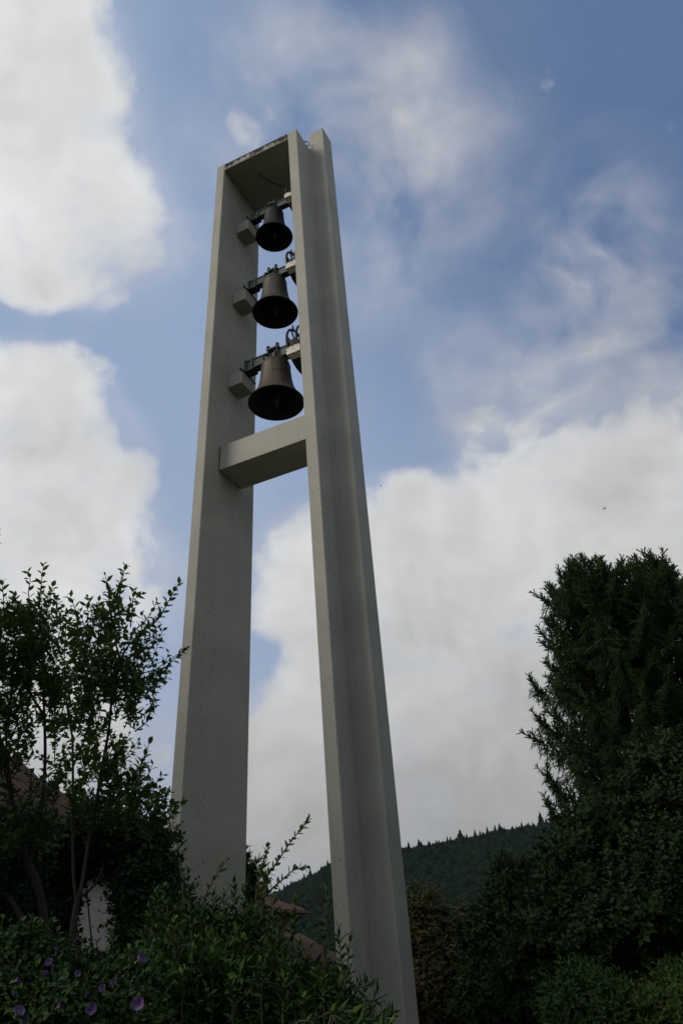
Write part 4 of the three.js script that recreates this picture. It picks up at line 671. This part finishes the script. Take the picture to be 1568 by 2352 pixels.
    leafCrown(t, [[V(x, h * .62, z), w, h * .36, w], [V(x + w * .4, h * .45, z + w * .3), w * .7, h * .26, w * .7], [V(x - w * .45, h * .42, z - w * .2), w * .7, h * .26, w * .7], [V(x, h * .3, z), w * .8, h * .2, w * .8]], 1000, bigSprig, greens(0.030, 0.048, 0.016), seed, { inner: 0.5, scale: 2.0 });
  }
  // dark bushes between the house and the young trees
  bushAt('tall_shrub', 'dense dark ivy-like shrub in front of the house, between forked tree and tower leg', 'shrub', 350, 9.4, [
    blob(250, 1935, 55, 40, 9.4), blob(320, 1965, 50, 42, 9.4), blob(345, 2005, 32, 42, 9.3), blob(320, 2020, 45, 36, 9.2), blob(345, 2080, 40, 50, 9.0), blob(368, 2075, 26, 45, 9.0), blob(215, 1890, 28, 30, 9.6), blob(345, 2155, 40, 50, 8.8), blob(305, 2075, 12, 40, 9), blob(335, 2240, 50, 50, 8.6), blob(400, 2180, 45, 70, 8.6), blob(190, 1960, 24, 34, 9.6), blob(165, 2010, 20, 34, 9.6), blob(280, 2265, 50, 34, 8.6), blob(205, 2275, 50, 30, 8.6),
  ], 2300, sprigSmall, greens(0.019, 0.034, 0.011), 71, { inner: 0.5, scale: 0.95, stem: 0.014, perBlob: 1 });
  bushAt('tall_shrub', 'very dark shrub under the roof at the left edge', 'shrub', 50, 9.6, [
    blob(10, 2000, 50, 50, 9.6), blob(60, 2070, 45, 50, 9.4), blob(110, 1990, 28, 34, 9.7), blob(20, 2130, 60, 45, 9.2), blob(125, 2100, 22, 40, 9.6), blob(-50, 2050, 50, 110, 9.5), blob(95, 2170, 40, 40, 9.2), blob(125, 1940, 22, 24, 9.8), blob(60, 1960, 24, 24, 9.8),
  ], 1700, sprigSmall, greens(0.016, 0.028, 0.010), 73, { inner: 0.5, scale: 0.95 });
}

// ---------------------------------------------------------------- the flowering bush at the bottom left
{
  const d = 4.7, hib = bushAt('hibiscus_bush', 'flowering bush with open purple blooms in the bottom left corner', 'bush', 150, d, [
    blob(20, 2235, 42, 34, d), blob(100, 2275, 50, 34, d), blob(40, 2310, 50, 40, d - .1), blob(190, 2315, 50, 38, d), blob(280, 2305, 40, 38, d + .05), blob(130, 2350, 60, 40, d - .2), blob(300, 2365, 50, 40, d - .1), blob(-40, 2290, 50, 70, d), blob(312, 2245, 10, 24, d + .1), blob(125, 2225, 12, 24, d + .1), blob(255, 2275, 14, 24, d + .1), blob(60, 2205, 14, 22, d),
  ], 1500, [sprig(11, leafOvalLite, 6, 0.04, 0.11), sprig(12, leafOvalLite, 6, 0.036, 0.12), sprig(13, leafOvalLite, 5, 0.044, 0.1)], greens(0.030, 0.056, 0.016), 81, { inner: 0.45, scale: 0.85, stem: 0.012 });
  const petalGeo = (() => { const rows = 5, cols = 6, pos = [], idx = []; for (let i = 0; i <= rows; i++) for (let j = 0; j <= cols; j++) { const y = i / rows, s = j / cols * 2 - 1, w = 0.5 * Math.pow(y, 0.55) * (y > 0.75 ? 1 - 1.6 * Math.pow(y - 0.75, 1.3) : 1); pos.push(s * w, y * (1 - 0.1 * s * s), 0.25 * y * y - 0.1 * Math.cos(s * 2.2) * y + 0.03 * Math.sin(s * 7 + y * 4) * y); } for (let i = 0; i < rows; i++) for (let j = 0; j < cols; j++) { const p = i * (cols + 1) + j; idx.push(p, p + 1, p + cols + 1, p + cols + 1, p + 1, p + cols + 2); } const g = new THREE.BufferGeometry(); g.setAttribute('position', new THREE.Float32BufferAttribute(pos, 3)); g.setIndex(idx); g.computeVertexNormals(); return g; })();
  const pm = [leafMat(rgb(0.19, 0.115, 0.32), .3, .7), leafMat(rgb(0.15, 0.09, 0.28), .3, .7), leafMat(rgb(0.22, 0.125, 0.30), .3, .7)], mp = std(rgb(0.7, 0.6, 0.35), 0.8), mr = leafMat(rgb(0.3, 0.02, 0.08), .2, .7), r = rng(5);
  const eye = V(0, EYE, 0);
  for (let [x, y, size, open, tx, ty] of [[317, 2303, 0.046, 1.25, -.1, -.1], [317, 2207, 0.05, 0.75, .9, .6], [130, 2187, 0.034, 0.35, 0, 1], [118, 2214, 0.04, 0.8, -.6, .5], [110, 2236, 0.034, 0.6, -.5, .2], [35, 2254, 0.036, 0.5, .8, .3], [175, 2240, 0.03, 0.9, .4, .6], [256, 2261, 0.036, 0.7, .5, .7], [238, 2272, 0.036, 0.8, -.4, .3], [300, 2269, 0.028, 0.35, .1, 1], [200, 2286, 0.03, 0.45, .3, .8], [207, 2317, 0.044, 1.15, .2, .1], [132, 2314, 0.034, 0.45, .8, .6], [39, 2330, 0.05, 0.9, .5, .8], [54, 2346, 0.04, 0.8, .3, .5], [38, 2285, 0.03, 0.6, -.3, .4]]) {
    size *= 0.7;
    const p = at(x, y, d - 0.42), n = eye.clone().sub(p).normalize(), side = V(-n.z, 0, n.x).normalize().negate(), face = n.clone().addScaledVector(side, tx).add(V(0, ty, 0)).normalize();
    const f = part('flower', merge([limb([V(0, 0, -size * .5), V(0, 0, size * 0.15)], [size * .09, size * .11], 7), limb([V(0, 0, size * .1), V(0, 0, size * .62)], [size * .05, size * .065], 7)]), mp, hib); f.position.copy(p).sub(hib.position); f.quaternion.setFromUnitVectors(V(0, 0, 1), face); f.rotateZ(r() * 6);
    for (let k = 0; k < 5; k++) { const q = shade(new THREE.Mesh(petalGeo, pm[k % 2 === 0 ? 0 : 1 + (k % 3 > 1 ? 1 : 0)])); q.name = 'petal'; q.scale.setScalar(size); q.rotation.order = 'ZXY'; q.rotation.set(Math.PI / 2 - open, 0, k / 5 * 6.283); f.add(q); }
    const ey = shade(new THREE.Mesh(new THREE.ConeGeometry(size * .22, size * .12, 10, 1, true), mr)); ey.name = 'flower_eye'; ey.rotation.x = -Math.PI / 2; ey.position.z = size * .06; f.add(ey);
    const cx = shade(new THREE.Mesh(new THREE.SphereGeometry(size * .2, 8, 6), MStemGreen)); cx.name = 'calyx'; cx.scale.set(.8, .8, 1.2); cx.position.z = -size * .2; f.add(cx);
  }
}

// ---------------------------------------------------------------- tall stemmed shrubs in the foreground
const MLance = [leafMat(rgb(0.038, 0.070, 0.017), .25), leafMat(rgb(0.032, 0.058, 0.016), .25), leafMat(rgb(0.025, 0.046, 0.014), .25)], MTip = leafMat(rgb(0.11, 0.16, 0.025), .4);
function stemShrub(label, x, d, stems, blobs, fill, seed, o = {}) {
  const r = rng(seed), g = at(x, 2300, d).setY(0), t = thing('willow_shrub', label, 'shrub', g), rest = [new Bunch(), new Bunch(), new Bunch()]; let budget = 295;
  const leaf = o.leaves ?? leafLance, mats = o.mats ?? MLance;
  stems.forEach((s) => {
    const [pts, dd, n] = s, top = pts.map(([X, Y]) => at(X, Y, dd)), low = top[0], foot = V(lerp(low.x, g.x, 0.6), 0, lerp(low.z, g.z, 0.6)), path = [foot, foot.clone().lerp(low, 0.5).add(V((r() - .5) * .12, 0, (r() - .5) * .12)), ...top].map((p) => p.sub(g)), c = smooth(path, 22);
    const st = part('stem', limb(c, c.map((_, i) => lerp(0.009, 0.0022, i / 22)), 6), o.stemMat ?? (r() < .5 ? MStem : MStemGreen), t);
    const list = leavesAlong(path, n ?? 46, o.size ?? 0.066, r, { open: o.open ?? 0.9, from: 0.3, droop: o.droop ?? 0.12, tip: 0.5 }).sort((a, b) => b.t - a.t);
    list.forEach(({ m, t: q }, i) => { const v = Math.floor(r() * 4), k = Math.floor(r() * 3); if (i < (o.hero ?? 26) && budget-- > 0) placeLeaf(leaf[v], q > 0.95 && !o.noTip ? MTip : mats[k], m, st); else rest[k].add(leaf[v], m); });
  });
  rest.forEach((b, i) => { if (!b.empty) part('foliage', b.geometry(), mats[i], t, 'stuff'); });
  if (blobs.length) leafCrown(t, blobs, fill, o.sprigs ?? sprigLance, mats, seed, { inner: 0.35, up: 1.1, scale: o.scale ?? 0.8 });
  return t;
}
stemShrub('tall leafy shrub with narrow leaves in front of the left tower leg', 430, 5.6, [
  [[[425, 2110], [420, 2040], [412, 1960], [405, 1896]], 5.7, 40], [[[440, 2150], [434, 2080], [431, 1988]], 5.4], [[[380, 2150], [378, 2090], [379, 2028]], 5.5], [[[352, 2160], [354, 2100], [357, 2040]], 5.7], [[[492, 2170], [488, 2110], [490, 2043]], 5.6], [[[400, 2220], [402, 2160], [400, 2110]], 5.1], [[[455, 2250], [452, 2200], [450, 2150]], 5.0], [[[335, 2200], [338, 2150], [340, 2100]], 5.4], [[[490, 2290], [485, 2240], [487, 2185]], 5.0], [[[300, 2270], [298, 2220], [296, 2178]], 5.2], [[[418, 2310], [420, 2270], [420, 2230]], 4.8], [[[262, 2230], [258, 2180], [255, 2130]], 5.9], [[[350, 2330], [352, 2290], [350, 2256]], 4.8],
], [blob(420, 2235, 45, 50, 5.7), blob(480, 2245, 42, 55, 5.8), blob(385, 2290, 50, 50, 5.3), blob(460, 2325, 55, 50, 5.2), blob(405, 2165, 24, 40, 5.9), blob(345, 2340, 45, 40, 5.1), blob(455, 2190, 24, 30, 5.8)], 620, 91);
stemShrub('shrub of upright willow-like stems between the two tower legs', 600, 5.4, [
  [[[518, 2160], [514, 2100], [515, 2040]], 5.6], [[[545, 2140], [540, 2080], [538, 2012]], 5.6], [[[563, 2150], [560, 2090], [560, 2031]], 5.5], [[[615, 2190], [624, 2130], [629, 2059]], 5.3], [[[665, 2200], [672, 2130], [680, 2058]], 5.2], [[[640, 2190], [645, 2140], [646, 2086]], 5.3], [[[600, 2300], [602, 2250], [600, 2200]], 4.9], [[[632, 2240], [636, 2190], [638, 2136]], 5.1], [[[684, 2270], [686, 2210], [688, 2157]], 5.0], [[[560, 2260], [562, 2200], [560, 2150]], 5.1], [[[535, 2330], [532, 2290], [530, 2246]], 4.8], [[[650, 2330], [652, 2290], [651, 2240]], 4.8],
], [blob(550, 2235, 45, 50, 5.6), blob(620, 2280, 45, 40, 5.4), blob(560, 2320, 55, 50, 5.2), blob(660, 2345, 50, 40, 5.1), blob(525, 2175, 24, 34, 5.8), blob(575, 2190, 18, 30, 5.7)], 560, 93);
stemShrub('thin upright stems with light leaf tips against the right tower leg', 770, 5.0, [
  [[[742, 2200], [746, 2120], [749, 2034]], 5.3, 34], [[[790, 2290], [783, 2210], [777, 2123]], 5.0, 38], [[[783, 2320], [796, 2230], [806, 2139]], 4.9, 34], [[[722, 2300], [724, 2260], [725, 2226]], 4.9], [[[705, 2290], [708, 2240], [700, 2196]], 5.0], [[[745, 2330], [742, 2280], [744, 2240]], 4.8], [[[845, 2352], [838, 2314], [837, 2275], [841, 2246]], 4.7, 30], [[[700, 2350], [702, 2320], [700, 2288]], 4.7], [[[765, 2340], [830, 2342], [880, 2338], [906, 2322]], 4.6, 46], [[[760, 2335], [800, 2352], [860, 2362], [900, 2350]], 4.5, 46], [[[680, 2352], [720, 2345], [770, 2320], [800, 2330]], 4.6, 40],
], [blob(715, 2340, 35, 30, 5.2), blob(755, 2365, 40, 28, 5.0)], 160, 95);
{
  const z = (x, y) => [332.7 + 0.30866 * x, 1814.8 + 0.30866 * y];
  stemShrub('arching plum-like shoots with sparse oval leaves between the tower legs', 575, 6.3, [
    [[z(820, 900), z(840, 710), z(870, 600), z(905, 460), z(920, 402)], 6.3, 20], [[z(840, 850), z(900, 650), z(960, 570), z(1040, 450), z(1110, 350), z(1190, 260), z(1225, 200)], 6.3, 34], [[z(860, 850), z(940, 740), z(1020, 670), z(1100, 600), z(1160, 580), z(1215, 580)], 6.3, 24], [[z(400, 1050), z(415, 960), z(440, 820), z(500, 690), z(560, 590), z(625, 505)], 6.1, 24], [[z(850, 800), z(890, 700), z(920, 610)], 6.3, 22], [[z(840, 830), z(870, 740), z(890, 650)], 6.4, 24], [[z(880, 820), z(910, 720), z(935, 660)], 6.2, 18],
  ], [], 0, 97, { leaves: leafOval, mats: MLeaf, size: 0.052, open: 0.8, noTip: true, hero: 40, stemMat: MStem });
}

// ---------------------------------------------------------------- birds
function bird(label, x, y, d, turn, flap) {
  const t = thing('bird', label, 'bird', at(x, y, d), turn), m = std(rgb(0.03, 0.03, 0.032), 0.8);
  const body = new THREE.LatheGeometry([[0, -.13], [.02, -.12], [.045, -.04], [.05, .03], [.035, .1], [.03, .13], [.012, .165], [0, .185]].map(([a, b]) => new THREE.Vector2(a, b)), 10); body.rotateZ(-Math.PI / 2);
  part('body', body, m, t);
  part('tail', (() => { const g = new THREE.ConeGeometry(0.05, 0.14, 4); g.scale(1, 1, .2); g.rotateX(Math.PI / 2); g.rotateY(Math.PI / 2); g.translate(-.17, 0, 0); return g; })(), m, t);
  for (const s of [-1, 1]) { const g = new THREE.BufferGeometry(), w = (a, b, c) => [a, b, c * s]; const p = [w(.07, .01, .03), w(.09, .05 * flap, .2), w(0, .1 * flap, .42), w(-.05, .04 * flap, .2), w(-.06, .01, .03)], q = p.map(([a, b, c]) => [a, b - .008, c]), T = []; for (const [i, j, k] of [[0, 1, 4], [1, 3, 4], [1, 2, 3]]) T.push(...p[i], ...p[j], ...p[k], ...q[i], ...q[k], ...q[j]); g.setAttribute('position', new THREE.Float32BufferAttribute(T, 3)); g.computeVertexNormals(); part('wing', g, m, t); }
}
bird('small dark bird gliding in front of the grey cloud bank', 1387, 1168, 95, 0.3, 0.5);
bird('tiny dark bird in blue sky just right of the tower', 874, 1116, 130, 0.1, 0.4);

camera.updateProjectionMatrix();
renderer.render(scene, camera);
